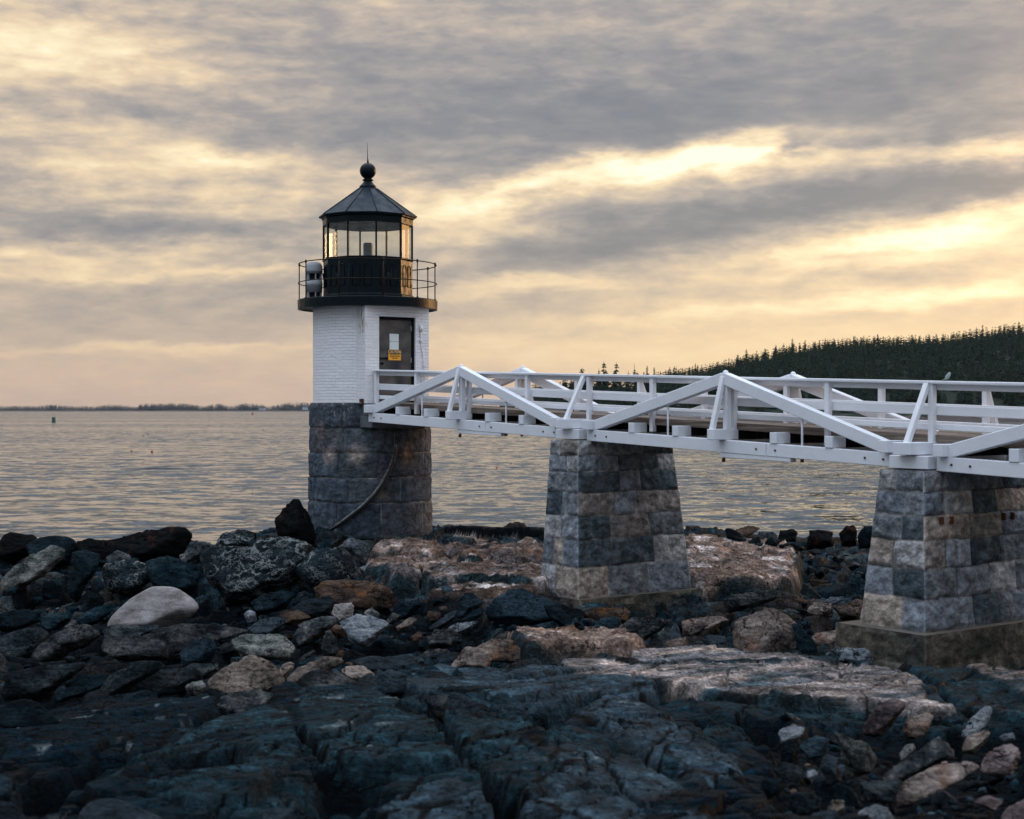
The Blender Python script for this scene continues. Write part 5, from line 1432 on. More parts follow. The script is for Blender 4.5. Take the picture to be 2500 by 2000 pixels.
def hero(w, pts, mk, label, thick=.9, p=22, lean=None, seed=None, rough=.05, sub=5, dy=0.0, name='boulder', group=None, base=None, dig=.12):
    """a rock whose outline is traced from the photograph, given its own distance, size and depth"""
    pp_ = unz(w, pts); ys = [q[1] for q in pp_]; xs = [q[0] for q in pp_]
    byp = base or max(ys); bx = sum(q[0] for q in pp_ if q[1] > byp - 12) / max(1, sum(1 for q in pp_ if q[1] > byp - 12))
    Y = ground_px(bx, min(byp, 1960)) + dy
    if byp > 1960: Y -= (byp - 1960) * .012
    s = Y / F
    wpx = max(xs) - min(xs); hpx = max(ys) - min(ys)
    T = thick * .5 * math.sqrt(wpx * hpx) * s * 1.25
    Y = Y + T * .45; s = Y / F
    rs = np.random.RandomState(seed if seed is not None else (int(abs(xs[0] * 31 + ys[0] * 17)) % 9999))
    P2 = [((a - 1250) * s, (HY - b_) * s) for a, b_ in pp_]
    # carry the rock a little below what is seen, into the ground
    lowz = min(q[1] for q in P2); 
    cx = sum(q[0] for q in P2) / len(P2); cz = (max(q[1] for q in P2) + lowz) / 2
    low = [q for q in P2 if q[1] < lowz + (max(z for _, z in P2) - lowz) * .25]
    ext = dig * math.sqrt(wpx * hpx) * s + .02
    P2 = P2 + [(cx + (q[0] - cx) * .93, q[1] - ext) for q in low]
    hp = hull2d([(a - cx, b_ - cz) for a, b_ in P2])
    N, Hh = [], []
    for i in range(len(hp)):
        (x0, z0), (x1, z1) = hp[i], hp[(i + 1) % len(hp)]
        L = math.hypot(x1 - x0, z1 - z0)
        if L < 1e-4: continue
        nx, nz = (z1 - z0) / L, -(x1 - x0) / L; he = nx * x0 + nz * z0
        if he < 0: nx, nz, he = -nx, -nz, -he
        he = max(he, .02)
        up = nz > .3
        b1 = math.radians(rs.uniform(30, 58) if up else rs.uniform(12, 42)); b2 = math.radians(rs.uniform(15, 50))
        for bb, sg_ in ((b1, -1), (b2, 1)):
            N.append((nx * math.cos(bb), sg_ * math.sin(bb), nz * math.cos(bb))); Hh.append(he * math.cos(bb) * 1.0 + .0)
        N.append((nx, 0, nz)); Hh.append(he)
    for _ in range(3):
        a = rs.uniform(-.6, .6); e = rs.uniform(-.15, .5); v = Vector((a, -1, e)).normalized(); N.append(tuple(v)); Hh.append(T * rs.uniform(.75, 1.05))
    for _ in range(2):
        a = rs.uniform(-.5, .5); e = rs.uniform(-.2, .4); v = Vector((a, 1, e)).normalized(); N.append(tuple(v)); Hh.append(T * rs.uniform(.8, 1.1))
    N = np.array(N); Hh = np.array(Hh)
    V, Fc = ICO[sub]
    sc = np.array([max(abs(q[0]) for q in hp), T, max(abs(q[1]) for q in hp)])
    D = V * sc; D /= np.linalg.norm(D, axis=1)[:, None]
    r = poly_radius(D, N, Hh, p); Q = D * r[:, None]
    size = math.sqrt(wpx * hpx) * s
    o_ = rs.uniform(0, 50)
    k1 = 2.2 / size
    d = fbm3(Q[:, 0] * k1 + o_, Q[:, 1] * k1, Q[:, 2] * k1 * 1.3, 5, 3, .58) * rough * size
    led = fbm3(Q[:, 0] * k1 * .8 + o_, Q[:, 1] * k1 * .8, (Q[:, 2] + .35 * Q[:, 0]) * k1 * 3.2, 3, 7, .6); led = np.round(led * 4) / 4 * .4 + led * .6
    rg = 1 - 2 * np.abs(fbm3(Q[:, 0] * k1 * 1.5 - o_, Q[:, 1] * k1 * 1.5, Q[:, 2] * k1 * 1.9, 4, 11, .55))
    d = d + led * rough * .6 * size - sstep(rg, .70, .97) * rough * .28 * size
    Q = Q * (1 + (d / np.maximum(r, 1e-3)))[:, None]
    me = bpy.data.meshes.new(name); me.from_pydata(Q.tolist(), [], Fc)
    o = finish(name, me, R_[mk], None, True); o.location = (cx, Y, cz)
    tag(o, label, 'rock', group); NROCK[0] += 1
    return o

HERO = [
 ('A', [(0, 700), (120, 590), (430, 418), (545, 460), (540, 520), (350, 640), (200, 740), (0, 790)], 'speck', 'speckled pale slab boulder tilted up at the left edge of the shore', .7, 26),
 ('A', [(20, 330), (80, 315), (300, 340), (340, 480), (80, 560), (-60, 500)], 'vdark', 'low black rock at the waterline in the far left corner', .9, 14),
 ('A', [(180, 430), (350, 350), (570, 355), (640, 400), (640, 560), (250, 600)], 'dteal', 'rounded dark boulder against the water behind the tilted pale slab', .9, 14),
 ('A', [(600, 400), (700, 378), (830, 385), (900, 470), (850, 560), (620, 560)], 'vdark', 'low dark rock between two bigger ones at the left waterline', .9, 18),
 ('A', [(830, 400), (1000, 370), (1240, 345), (1330, 290), (1500, 272), (1590, 350), (1500, 490), (1200, 560), (850, 540)], 'vdark', 'long black boulder with a blunt raised right end at the waterline', .6, 20),
 ('A', [(800, 450), (1000, 378), (1260, 365), (1340, 500), (1100, 560), (820, 550)], 'dteal', 'dark smooth rock in front of the long black boulder at the waterline', .6, 16),
 ('A', [(560, 560), (590, 480), (690, 470), (815, 510), (800, 620), (620, 860), (530, 800)], 'teal', 'bluish upright wedge boulder right of the tilted pale slab', .6, 26),
 ('A', [(800, 640), (850, 560), (1100, 530), (1230, 600), (1240, 720), (1100, 800), (830, 780)], 'veined', 'dark veined boulder at the left end of the veined ledge', .9, 14),
 ('A', [(860, 530), (950, 475), (1050, 510), (1080, 590), (860, 600)], 'grey', 'small grey rock on top of the dark veined boulder', .8, 20),
 ('A', [(1160, 560), (1350, 510), (1600, 590), (1640, 680), (1560, 800), (1240, 800)], 'teal', 'blocky dark teal boulder between the two veined rocks', .9, 22),
 ('A', [(1450, 520), (1590, 430), (1700, 430), (1730, 470), (1560, 570), (1460, 560)], 'grey', 'grey wedge rock lying against the big veined ledge', .8, 24),
 ('A', [(795, 1090), (830, 1040), (1000, 880), (1230, 748), (1340, 742), (1450, 750), (1530, 800), (1680, 930), (1640, 990), (1400, 1080), (900, 1095)], 'pale', 'big smooth pale granite boulder, the palest in the left foreground', .85, 11, .018),
 ('A', [(610, 1030), (760, 930), (930, 897), (950, 915), (830, 1030), (650, 1070)], 'teal', 'thin dark slab leaning on the big pale granite boulder', .5, 28),
 ('A', [(660, 930), (740, 785), (790, 795), (850, 880), (820, 980), (680, 990)], 'dteal', 'dark pointed slab standing behind the big pale boulder', .5, 26),
 ('A', [(585, 800), (600, 778), (660, 785), (700, 825), (640, 845), (590, 830)], 'speck', 'small light stone in the dark hollow on the left', .8, 14),
 ('A', [(230, 1327), (330, 1230), (540, 1100), (700, 1068), (820, 1110), (825, 1180), (560, 1215), (420, 1330)], 'grey', 'long grey slab slanting down below and left of the big pale boulder', .6, 22),
 ('A', [(-60, 1190), (180, 1100), (330, 1092), (420, 1150), (330, 1290), (0, 1327)], 'dgrey', 'rounded dark grey boulder at the left edge below the dark hollow', .9, 14),
 ('A', [(-60, 1180), (60, 1172), (97, 1200), (95, 1260), (-40, 1310)], 'speck', 'light speckled rock cut by the left edge', .6, 16),
 ('A', [(1130, 1180), (1250, 1110), (1450, 1060), (1700, 1060), (2050, 1125), (1900, 1155), (1700, 1200), (1400, 1270)], 'grey', 'broad flat grey slab right below the big pale boulder', .9, 22),
 ('A', [(830, 1190), (960, 1150), (1150, 1170), (1370, 1210), (1380, 1320), (950, 1340), (820, 1280)], 'grey', 'layered grey slab under the big pale boulder', .9, 22),
 ('A', [(810, 1110), (900, 1080), (1280, 1075), (1320, 1100), (1130, 1180), (850, 1180)], 'dgrey', 'narrow rock on which the big pale boulder sits', .7, 20),
 ('A', [(1430, 1310), (1560, 1200), (1680, 1160), (1760, 1220), (1770, 1300), (1700, 1400), (1480, 1400)], 'blue', 'blue-green rounded rock with pale specks left of the mottled grey block', .9, 14),
 ('A', [(320, 1040), (380, 985), (450, 1010), (570, 970), (590, 1040), (480, 1100), (330, 1090)], 'teal', 'ridged teal rock left of the big pale boulder', .8, 22),
 ('A', [(0, 990), (100, 945), (330, 970), (340, 1060), (60, 1110), (-60, 1080)], 'dteal', 'low dark slab at the left edge above the rounded dark grey boulder', .8, 20),
 ('A', [(1700, 470), (1790, 330), (1960, 290), (2090, 330), (2100, 470), (1900, 500)], 'veined', 'veined knob at the seaward end of the veined ledge', .9, 14),
 ('A', [(1600, 520), (1650, 450), (2000, 445), (2380, 372), (2560, 400), (2500, 560), (2480, 690), (2200, 850), (1800, 870), (1650, 640)], 'veined', 'largest block of the dark veined ledge, left of the lighthouse foot', 1.0, 20),
 ('B', [(330, 560), (560, 450), (760, 430), (860, 470), (930, 600), (945, 680), (800, 710), (480, 745), (330, 650)], 'veined', 'dark boulder netted with white veins in front of the lighthouse', .9, 12),
 ('B', [(0, 400), (100, 375), (330, 362), (560, 430), (560, 480), (300, 560), (0, 560)], 'veined', 'flat white-veined rock under the black pointed boulder', .9, 16),
 ('B', [(230, 260), (240, 210), (300, 130), (370, 55), (435, 48), (455, 110), (520, 190), (560, 300), (570, 400), (330, 400), (245, 340)], 'vdark', 'black pointed boulder standing beside the lighthouse base', .8, 30),
 ('B', [(555, 420), (580, 340), (700, 318), (800, 322), (840, 370), (700, 475), (590, 475)], 'dgrey', 'dark rounded rock just below the lighthouse base', .9, 16),
 ('B', [(585, 470), (640, 365), (700, 400), (690, 470), (620, 490)], 'teal', 'small teal wedge below the lighthouse base', .7, 28),
 ('B', [(740, 440), (850, 375), (960, 400), (1010, 470), (990, 570), (930, 590), (860, 480)], 'lgrey', 'light grey angular rock at the corner of the tawny shelf', .8, 30),
 ('B', [(920, 620), (1000, 575), (1090, 580), (1040, 640), (960, 680)], 'lgrey', 'small light grey rock wedged below the tawny shelf', .8, 24),
 ('B', [(515, 780), (650, 710), (950, 715), (1130, 760), (1230, 890), (1120, 925), (900, 895), (550, 870)], 'brown', 'long rusty brown slab below the veined boulder', .8, 24),
 ('B', [(400, 870), (430, 815), (480, 800), (530, 850), (510, 900), (420, 910)], 'dgrey', 'small dark grey rock at the left end of the rusty brown slab', .8, 20),
 ('B', [(345, 950), (450, 890), (690, 835), (730, 880), (700, 970), (540, 1010), (380, 990)], 'slate', 'slate block with a square right end under the rusty slab', .8, 32),
 ('B', [(40, 900), (100, 850), (300, 790), (420, 830), (330, 940), (80, 950)], 'teal', 'crumbled teal rock below the largest veined block', .9, 16),
 ('B', [(685, 985), (720, 915), (860, 895), (890, 950), (870, 1005), (750, 1040)], 'pale', 'squared pale stone block in the rubble below the rusty slab', .8, 34),
 ('B', [(0, 1110), (130, 1030), (310, 1010), (345, 1050), (200, 1130), (30, 1150)], 'slate', 'smooth blue-grey slab with a sharp straight edge', .8, 34),
 ('B', [(-20, 990), (30, 955), (85, 975), (90, 1040), (10, 1050)], 'lgrey', 'small light grey rock with rings left of the smooth blue-grey slab', .8, 20),
 ('B', [(280, 1000), (330, 955), (420, 955), (530, 1020), (400, 1060), (310, 1060)], 'brown', 'small brown rock on the tip of the smooth blue-grey slab', .8, 28),
 ('B', [(370, 1175), (430, 1080), (620, 1000), (740, 1010), (760, 1060), (560, 1190), (400, 1230)], 'grey', 'grey wedge-shaped rock right of the smooth blue-grey slab', .7, 26),
 ('B', [(-130, 1200), (0, 1150), (280, 1140), (340, 1180), (410, 1260), (380, 1327), (20, 1345), (-120, 1290)], 'speck', 'mottled grey blocky boulder with a flat top in the middle rubble', .8, 18),
 ('B', [(750, 1060), (900, 990), (1030, 1000), (1180, 1070), (1100, 1150), (1000, 1230), (850, 1180)], 'lgrey', 'broad light grey rock below the squared pale stone', .8, 26),
 ('B', [(950, 980), (1020, 935), (1090, 990), (1080, 1050), (1000, 1045)], 'grey', 'small ribbed grey rock behind the broad light grey one', .8, 22),
 ('B', [(600, 1270), (640, 1130), (680, 1110), (740, 1200), (750, 1290), (640, 1327)], 'grey', 'upright grey rock with pale streaks in the middle rubble', .8, 24),
 ('B', [(650, 1090), (720, 1070), (810, 1085), (800, 1160), (740, 1170)], 'brown', 'small rust-stained rock left of the broad light grey one', .8, 24),
 ('B', [(1130, 1050), (1190, 980), (1260, 1000), (1200, 1065)], 'grey', 'small grey wedge right of the broad light grey rock', .8, 24),
 ('B', [(1215, 1095), (1330, 1015), (1400, 1030), (1320, 1095), (1240, 1115)], 'tan', 'narrow light brown rock slanting in the middle rubble', .8, 24),
 ('B', [(1180, 980), (1260, 890), (1410, 865), (1430, 930), (1300, 1010)], 'teal', 'teal rock with orange flecks below the tawny shelf', .7, 28),
 ('B', [(1480, 1100), (1640, 985), (1720, 960), (1700, 1025), (1560, 1100)], 'slate', 'thin slate slab slanting below the pointed teal rock', .5, 30),
 ('B', [(1700, 990), (1770, 812), (1850, 815), (1935, 895), (1800, 1000)], 'blue', 'pointed blue-teal rock below the shelf, halfway to the pier', .7, 30),
 ('B', [(1630, 1105), (1720, 1060), (1890, 1050), (1830, 1112), (1700, 1135)], 'lgrey', 'flat light grey stone in the rubble left of the pier', .8, 22),
 ('B', [(1440, 1195), (1530, 1120), (1660, 1100), (1740, 1160), (1650, 1235), (1480, 1240)], 'grey', 'rounded grey rock below the flat light grey stone', .9, 16),
 ('B', [(1750, 1030), (1850, 960), (1930, 935), (1930, 990), (1800, 1045)], 'teal', 'dark slanting slab above the flat light grey stone', .6, 26),
 ('B', [(1330, 1180), (1400, 1130), (1430, 1150), (1420, 1195), (1350, 1200)], 'brown', 'small brown stone left of the rounded grey rock', .8, 22),
 ('B', [(1770, 1345), (1900, 1230), (2060, 1185), (2156, 1200), (2300, 1345)], 'rust', 'grey rock with an orange lichen patch at the left end of the tan slab', .8, 20),
 ('C', [(-60, 300), (20, 190), (130, 130), (220, 92), (350, 180), (520, 225), (500, 300), (330, 355), (50, 330)], 'blue', 'large blue-green fractured boulder left of the first pier', .8, 24),
 ('C', [(380, 240), (540, 225), (700, 290), (700, 380), (560, 400), (420, 340)], 'dteal', 'dark block in the shade under the first pier footing', .8, 24),
 ('C', [(690, 300), (760, 255), (1010, 250), (1050, 290), (1020, 350), (760, 350)], 'brown', 'dark brown rock jammed under the pier footing', .8, 24),
 ('C', [(775, 400), (830, 330), (960, 318), (990, 370), (900, 485), (800, 495)], 'blue', 'round blue boulder below the first pier', .9, 16),
 ('C', [(900, 490), (1040, 330), (1130, 325), (1290, 350), (1380, 345), (1200, 440), (1080, 520), (960, 515)], 'grey', 'craggy grey-mauve boulder right of the round blue one', .7, 26),
 ('C', [(1280, 560), (1370, 370), (1410, 395), (1440, 530), (1340, 570)], 'slate', 'small pointed mauve rock behind the orange stone', .8, 32),
 ('C', [(1300, 590), (1310, 510), (1400, 485), (1470, 468), (1485, 580), (1400, 595)], 'rust', 'small square orange-stained stone on the ledge', .8, 30),
 ('C', [(120, 460), (200, 410), (420, 370), (500, 400), (400, 470), (200, 490)], 'teal', 'flat teal rock in the dark gap above the tan slab', .7, 22),
 ('C', [(480, 470), (560, 430), (700, 440), (720, 485), (560, 490)], 'dteal', 'low dark rock in the gap left of the round blue boulder', .7, 22),
 ('C', [(1600, 430), (1560, 350), (1700, 318), (1790, 350), (1560, 440)], 'tan', 'light brown slanting rock left of the large tan boulder', .7, 24),
 ('C', [(1730, 210), (1800, 160), (2000, 130), (2140, 120), (2190, 180), (1900, 240), (1760, 265)], 'grey', 'long grey rock with a pale knob above the large tan boulder', .7, 20),
 ('C', [(1580, 500), (1620, 460), (1760, 470), (1770, 540), (1640, 560)], 'slate', 'small blue-grey stone beside the orange one', .8, 20),
 ('H', [(540, 1500), (590, 1290), (700, 1250), (820, 1170), (900, 1140), (1020, 1160), (1080, 1280), (1290, 1400), (1340, 1500), (1230, 1620), (800, 1660), (600, 1590)], 'tan', 'large craggy tan boulder between the two piers', .85, 20, .06),
 ('H', [(1040, 1470), (1100, 1300), (1260, 1330), (1400, 1500), (1430, 1600), (1200, 1660)], 'dteal', 'dark teal block against the right side of the large tan boulder', .8, 24),
 ('H', [(40, 1310), (180, 1260), (400, 1250), (430, 1300), (230, 1410), (60, 1400)], 'tan', 'flat light brown rock left of the large tan boulder', .7, 22),
 ('H', [(1300, 1210), (1380, 1100), (1560, 1120), (1580, 1230), (1400, 1260)], 'tan', 'squarish tan rock beside the footing of the right pier', .9, 20),
 ('H', [(1550, 1160), (1800, 1080), (1880, 1100), (1870, 1260), (1660, 1270)], 'rust', 'reddish-orange boulder touching the footing of the right pier', .9, 16),
 ('H', [(1070, 1190), (1130, 1165), (1250, 1210), (1200, 1250), (1100, 1235)], 'grey', 'small pointed grey-green stone right of the large tan boulder', .8, 20),
 ('H', [(1240, 1320), (1300, 1280), (1370, 1300), (1360, 1350), (1260, 1350)], 'blue', 'small blue stone below the squarish tan rock', .8, 16),
 ('H', [(1480, 1110), (1540, 1060), (1680, 1050), (1700, 1090), (1540, 1130)], 'lgrey', 'flat pale grey stone behind the reddish boulder', .8, 18),
 ('H', [(1320, 1500), (1400, 1420), (1640, 1380), (1660, 1470), (1500, 1530)], 'tan', 'low tan slab left of the right pier footing', .8, 20),
 ('H', [(1480, 1640), (1600, 1560), (1900, 1570), (2030, 1640), (2000, 1700), (1600, 1700)], 'lgrey', 'low pale slab in front of the right pier footing', .8, 18),
 ('H', [(200, 480), (330, 430), (540, 450), (540, 500), (380, 530), (220, 530)], 'grey', 'grey rock between the black mound and the tawny ledge', .8, 18),
 ('H', [(555, 400), (650, 360), (780, 340), (850, 370), (720, 440), (600, 460)], 'brown', 'brown rock on the right shoulder of the black mound', .8, 20),
 ('H', [(720, 520), (870, 410), (980, 400), (1020, 440), (860, 520)], 'grey', 'pale slanting rock near the waterline left of the right pier', .6, 22),
 ('H', [(840, 540), (930, 505), (1060, 520), (1080, 560), (920, 580)], 'rust', 'small orange-brown stone behind the tawny ledge', .8, 18),
 ('H', [(1320, 640), (1350, 625), (1400, 650), (1380, 680), (1330, 675)], 'rust', 'tiny orange stone on the dark shingle between the piers', .8, 16),
 ('H', [(1330, 390), (1450, 380), (1580, 400), (1600, 520), (1300, 560)], 'vdark', 'black boulder at the waterline between the piers', .9, 18),
 ('H', [(1640, 420), (1700, 350), (1780, 328), (1820, 390), (1820, 520), (1660, 530)], 'vdark', 'pointed black boulder at the waterline near the right pier', .8, 24),
 ('H', [(1820, 450), (1880, 350), (2000, 330), (2040, 420), (2000, 540), (1830, 540)], 'dteal', 'dark boulder tucked behind the left edge of the right pier', .8, 24),
 ('H', [(1040, 390), (1190, 370), (1220, 420), (1200, 500), (1020, 520)], 'vdark', 'low black rock at the water right of the black mound', .8, 18),
 ('G', [(830, 600), (860, 560), (980, 385), (1080, 342), (1180, 352), (1225, 385), (1160, 490), (1010, 610), (900, 625)], 'pink', 'rounded pinkish boulder on the rubble at the right', .9, 14),
 ('G', [(1165, 610), (1190, 530), (1250, 480), (1380, 450), (1435, 490), (1360, 610), (1230, 645)], 'rust', 'orange-tinted rock just right of the rounded pinkish boulder', .9, 16),
 ('G', [(1650, 625), (1720, 520), (1850, 398), (1910, 418), (1860, 575), (1700, 645)], 'lgrey', 'light grey upright slab near the right edge', .5, 26),
 ('G', [(1000, 985), (1120, 900), (1300, 760), (1480, 635), (1560, 700), (1570, 830), (1300, 875), (1100, 970)], 'grey', 'peaked grey rock in the middle of the right-hand rubble', .7, 28),
 ('G', [(605, 600), (650, 620), (880, 710), (985, 830), (900, 910), (730, 930), (680, 780)], 'speck', 'mottled grey rock with a horn-like tip at the right', .8, 26),
 ('G', [(820, 1035), (900, 1010), (1170, 1005), (1160, 1100), (1100, 1160), (830, 1135)], 'dgrey', 'low dark grey slab at the left end of the long tan slab', .8, 24),
 ('G', [(1100, 1165), (1180, 1020), (1450, 900), (1720, 845), (1820, 900), (1500, 1010), (1160, 1170)], 'tan', 'long tan slab slanting across the right-hand rubble', .6, 24),
 ('G', [(1800, 890), (1860, 790), (1920, 735), (2050, 695), (2130, 745), (2110, 900), (1950, 950)], 'pink', 'pinkish-grey knuckled boulder near the right edge', .9, 16),
 ('G', [(1940, 1350), (1990, 1240), (2156, 1150), (2300, 1120), (2400, 1350)], 'pink', 'big smooth pink boulder in the bottom right corner', 1.0, 12),
 ('G', [(350, 1350), (450, 1275), (640, 1240), (680, 1350)], 'slate', 'blue-grey rock top at the bottom edge, left of the whitish one', .9, 18),
 ('G', [(760, 1350), (830, 1250), (960, 1203), (1060, 1230), (1130, 1350)], 'lgrey', 'whitish rock cut by the bottom edge at the right', .9, 16),
 ('G', [(560, 1240), (600, 1165), (700, 1170), (710, 1250), (620, 1290)], 'buff', 'small yellowish stone between the rock tops at the bottom edge', .9, 18),
 ('G', [(160, 635), (200, 590), (300, 560), (400, 580), (330, 670), (200, 700)], 'lgrey', 'light grey wedge at the left end of the right-hand rubble', .8, 24),
 ('G', [(330, 745), (400, 680), (480, 640), (590, 680), (550, 790), (400, 800)], 'blue', 'blue-grey knobbly rock below the light wedge', .9, 20),
 ('G', [(180, 860), (200, 700), (310, 680), (330, 850), (260, 880)], 'dteal', 'dark upright rock under the light grey wedge', .8, 22),
 ('G', [(500, 920), (520, 820), (570, 795), (650, 830), (690, 970), (560, 1010)], 'slate', 'pale-tipped slate rock left of the horned mottled one', .8, 22),
 ('G', [(390, 980), (400, 930), (460, 920), (490, 960), (440, 1010)], 'lgrey', 'small whitish stone below the blue-grey knobbly rock', .9, 18),
 ('G', [(120, 920), (170, 868), (300, 865), (370, 910), (360, 1020), (180, 1030)], 'dgrey', 'blocky dark rock at the left of the right-hand rubble', .9, 22),
 ('G', [(1140, 800), (1200, 720), (1270, 710), (1290, 760), (1160, 830)], 'speck', 'small grey stone behind the peaked grey rock', .8, 20),
 ('G', [(1650, 750), (1700, 650), (1840, 600), (1890, 620), (1860, 700), (1750, 770)], 'buff', 'yellow-flecked rock below the light grey upright slab', .8, 20),
 ('G', [(1740, 1190), (1800, 1150), (1880, 1130), (2000, 1190), (1900, 1225)], 'pink', 'small flat pink stone above the big smooth pink boulder', .9, 16),
 ('G', [(250, 1190), (300, 1110), (400, 1090), (520, 1160), (500, 1260), (290, 1270)], 'dgrey', 'dark weathered rock above the bottom edge at the right', .9, 20),
 ('G', [(1950, 670), (1990, 630), (2070, 625), (2090, 680), (2000, 700)], 'lgrey', 'small flat pale stone above the knuckled pinkish boulder', .8, 20),
 ('G', [(20, 1050), (60, 980), (200, 990), (230, 1080), (80, 1130)], 'dteal', 'dark rounded rock beside the smooth bedrock at the right', .9, 16),
 ('D', [(0, 300), (20, 200), (60, 130), (200, 100), (450, 90), (660, 38), (670, 70), (500, 190), (300, 310)], 'dgrey', 'long dark ridge-backed boulder at the left edge', .7, 20),
 ('D', [(480, 220), (600, 150), (830, 135), (840, 200), (740, 290), (520, 280)], 'dteal', 'dark smooth rock between two grey slabs on the left', .8, 20),
 ('D', [(720, 290), (820, 150), (1000, 60), (1120, 33), (1250, 38), (1260, 85), (1000, 140), (850, 210), (760, 300)], 'dgrey', 'grey-topped slab with a sloping crest on the left', .7, 22),
 ('D', [(890, 220), (1060, 118), (1200, 108), (1310, 130), (1480, 88), (1560, 150), (1400, 240), (1000, 270)], 'dgrey', 'saddle-shaped grey rock in front of the sloping crest', .7, 20),
 ('D', [(1540, 200), (1640, 110), (1700, 60), (1800, 20), (1900, -5), (2050, 50), (2110, 110), (2156, 190), (2000, 250), (1750, 268)], 'buff', 'buff boulder with folded wavy creases in the left centre', .8, 20, .07),
 ('D', [(1390, 230), (1440, 195), (1520, 190), (1550, 230), (1500, 290), (1400, 280)], 'speck', 'small pale-flecked rock left of the buff creased boulder', .8, 18),
 ('D', [(1640, 375), (1660, 320), (1720, 285), (1930, 250), (2075, 290), (2020, 375), (1800, 430)], 'grey', 'grey block below the buff creased boulder', .8, 26),
 ('D', [(-40, 500), (-40, 390), (60, 340), (150, 318), (260, 320), (420, 430), (485, 490), (300, 540)], 'dteal', 'rounded dark teal boulder above the dark slabs at the left edge', .9, 12),
 ('D', [(410, 310), (440, 265), (520, 240), (660, 235), (665, 290), (450, 330)], 'dteal', 'small smooth dark stone on the left', .8, 18),
 ('D', [(540, 1250), (590, 1150), (680, 1090), (820, 1068), (960, 1110), (1070, 1165), (1290, 1250)], 'slate', 'smooth blue rounded boulder at the bottom edge', 1.0, 12),
 ('D', [(-60, 1250), (-60, 1110), (0, 1080), (120, 1110), (180, 1180), (210, 1250)], 'slate', 'blue boulder cut by the bottom left corner', 1.0, 12),
 ('D', [(-60, 1080), (-60, 910), (0, 895), (70, 930), (100, 1040), (60, 1100)], 'blue', 'upright blue rock at the left edge near the bottom', .8, 20),
 ('D', [(290, 1232), (360, 1195), (440, 1200), (530, 1163), (552, 1180), (480, 1232), (400, 1250)], 'grey', 'small pale-edged stone at the bottom edge left of the smooth blue boulder', .7, 22),
 ('D', [(1290, 1250), (1360, 1215), (1480, 1210), (1560, 1195), (1620, 1250)], 'dteal', 'low dark stones ridge at the bottom edge', .9, 18),
 ('D', [(1440, 60), (1530, 70), (1640, 60), (1650, 110), (1560, 150), (1340, 110)], 'dgrey', 'dark rock behind the saddle-shaped grey one', .7, 20),
 ('D', [(1960, 1232), (1960, 1170), (2060, 1140), (2200, 1150), (2230, 1232)], 'slate', 'smooth slate rock near the bottom edge left of centre', .9, 18),
 ('E', [(85, 125), (120, 70), (180, 42), (220, 60), (205, 110), (130, 145)], 'buff', 'small tan rounded rock right of the buff creased boulder', .8, 14),
 ('E', [(150, 175), (230, 100), (300, 60), (450, 8), (580, 15), (580, 60), (500, 110), (350, 150), (250, 190)], 'buff', 'long grey-brown rock rising right of the buff creased boulder', .6, 22),
 ('E', [(205, 200), (300, 130), (400, 102), (500, 120), (720, 215), (700, 262), (350, 260)], 'grey', 'brownish grey hump-backed rock with fine folds', .7, 18),
 ('E', [(545, 120), (580, 85), (650, 68), (740, 80), (825, 145), (740, 195), (620, 165)], 'buff', 'small rounded brown rock left of the slate ledge', .8, 16),
 ('E', [(600, 40), (800, 3), (1150, 8), (1195, 50), (1000, 115), (800, 105)], 'slate', 'thin flat slate slab in the middle of the rocks', .9, 28),
 ('E', [(835, 262), (830, 180), (860, 130), (930, 113), (1050, 135), (1080, 262)], 'slate', 'barrel-shaped dark block at the left end of the slate ledge', .8, 20),
 ('E', [(1190, 340), (1200, 300), (1370, 300), (1340, 480), (1270, 440)], 'dgrey', 'dark jagged rock caught in the long crack', .8, 24),
 ('E', [(1380, 330), (1480, 298), (1550, 340), (1620, 410), (1480, 440), (1370, 430)], 'slate', 'low slate rock at the head of the long crack', .9, 20),
 ('E', [(1370, 90), (1420, 20), (1500, -60), (1640, -60), (1720, 20), (1640, 95)], 'tan', 'pinkish grey rock with a pale ridge right of centre', .8, 22),
]
for h_ in HERO:
    w, pts, mk, lb, th_, p_ = h_[:6]
    hero(w, pts, mk, lb, th_, (p_ * 1.7 if p_ > 15 else p_), rough=(h_[6] if len(h_) > 6 else (.075 if p_ > 15 else .05)), sub=5)

# ---- rubble between them: shared shapes, one object per rock
def base_rock(seed, p, rough, sub=4, flat=.6):
    rs = np.random.RandomState(seed); n = rs.randint(9, 15)
    N = rs.normal(size=(n, 3)); N /= np.linalg.norm(N, axis=1)[:, None]; Hh = rs.uniform(.62, 1.0, n)
    N = np.vstack([N, np.eye(3), -np.eye(3)]); Hh = np.concatenate([Hh, [1.1] * 6])
    V, Fc = ICO[sub]; r = poly_radius(V, N, Hh, p); Q = V * r[:, None]
    d = fbm3(Q[:, 0] * 1.6 + seed, Q[:, 1] * 1.6, Q[:, 2] * 2.0, 5, 3, .6) * rough
    led = fbm3(Q[:, 0] * .9 + seed, Q[:, 1] * .9, (Q[:, 2] + .3 * Q[:, 0]) * 4.5, 3, 5, .6) * rough * .7
    Q = Q * (1 + d + led)[:, None]
    return Q * np.array([1, rs.uniform(.65, .95), flat * rs.uniform(.75, 1.2)]), Fc
shapes = []
for i in range(16):
    V, Fc = base_rock(900 + i, [26, 16, 34, 12][i % 4], .10 if i % 4 != 3 else .05, 4, [.5, .6, .42, .7][i % 4]); shapes.append((V, Fc))
MEs = {}
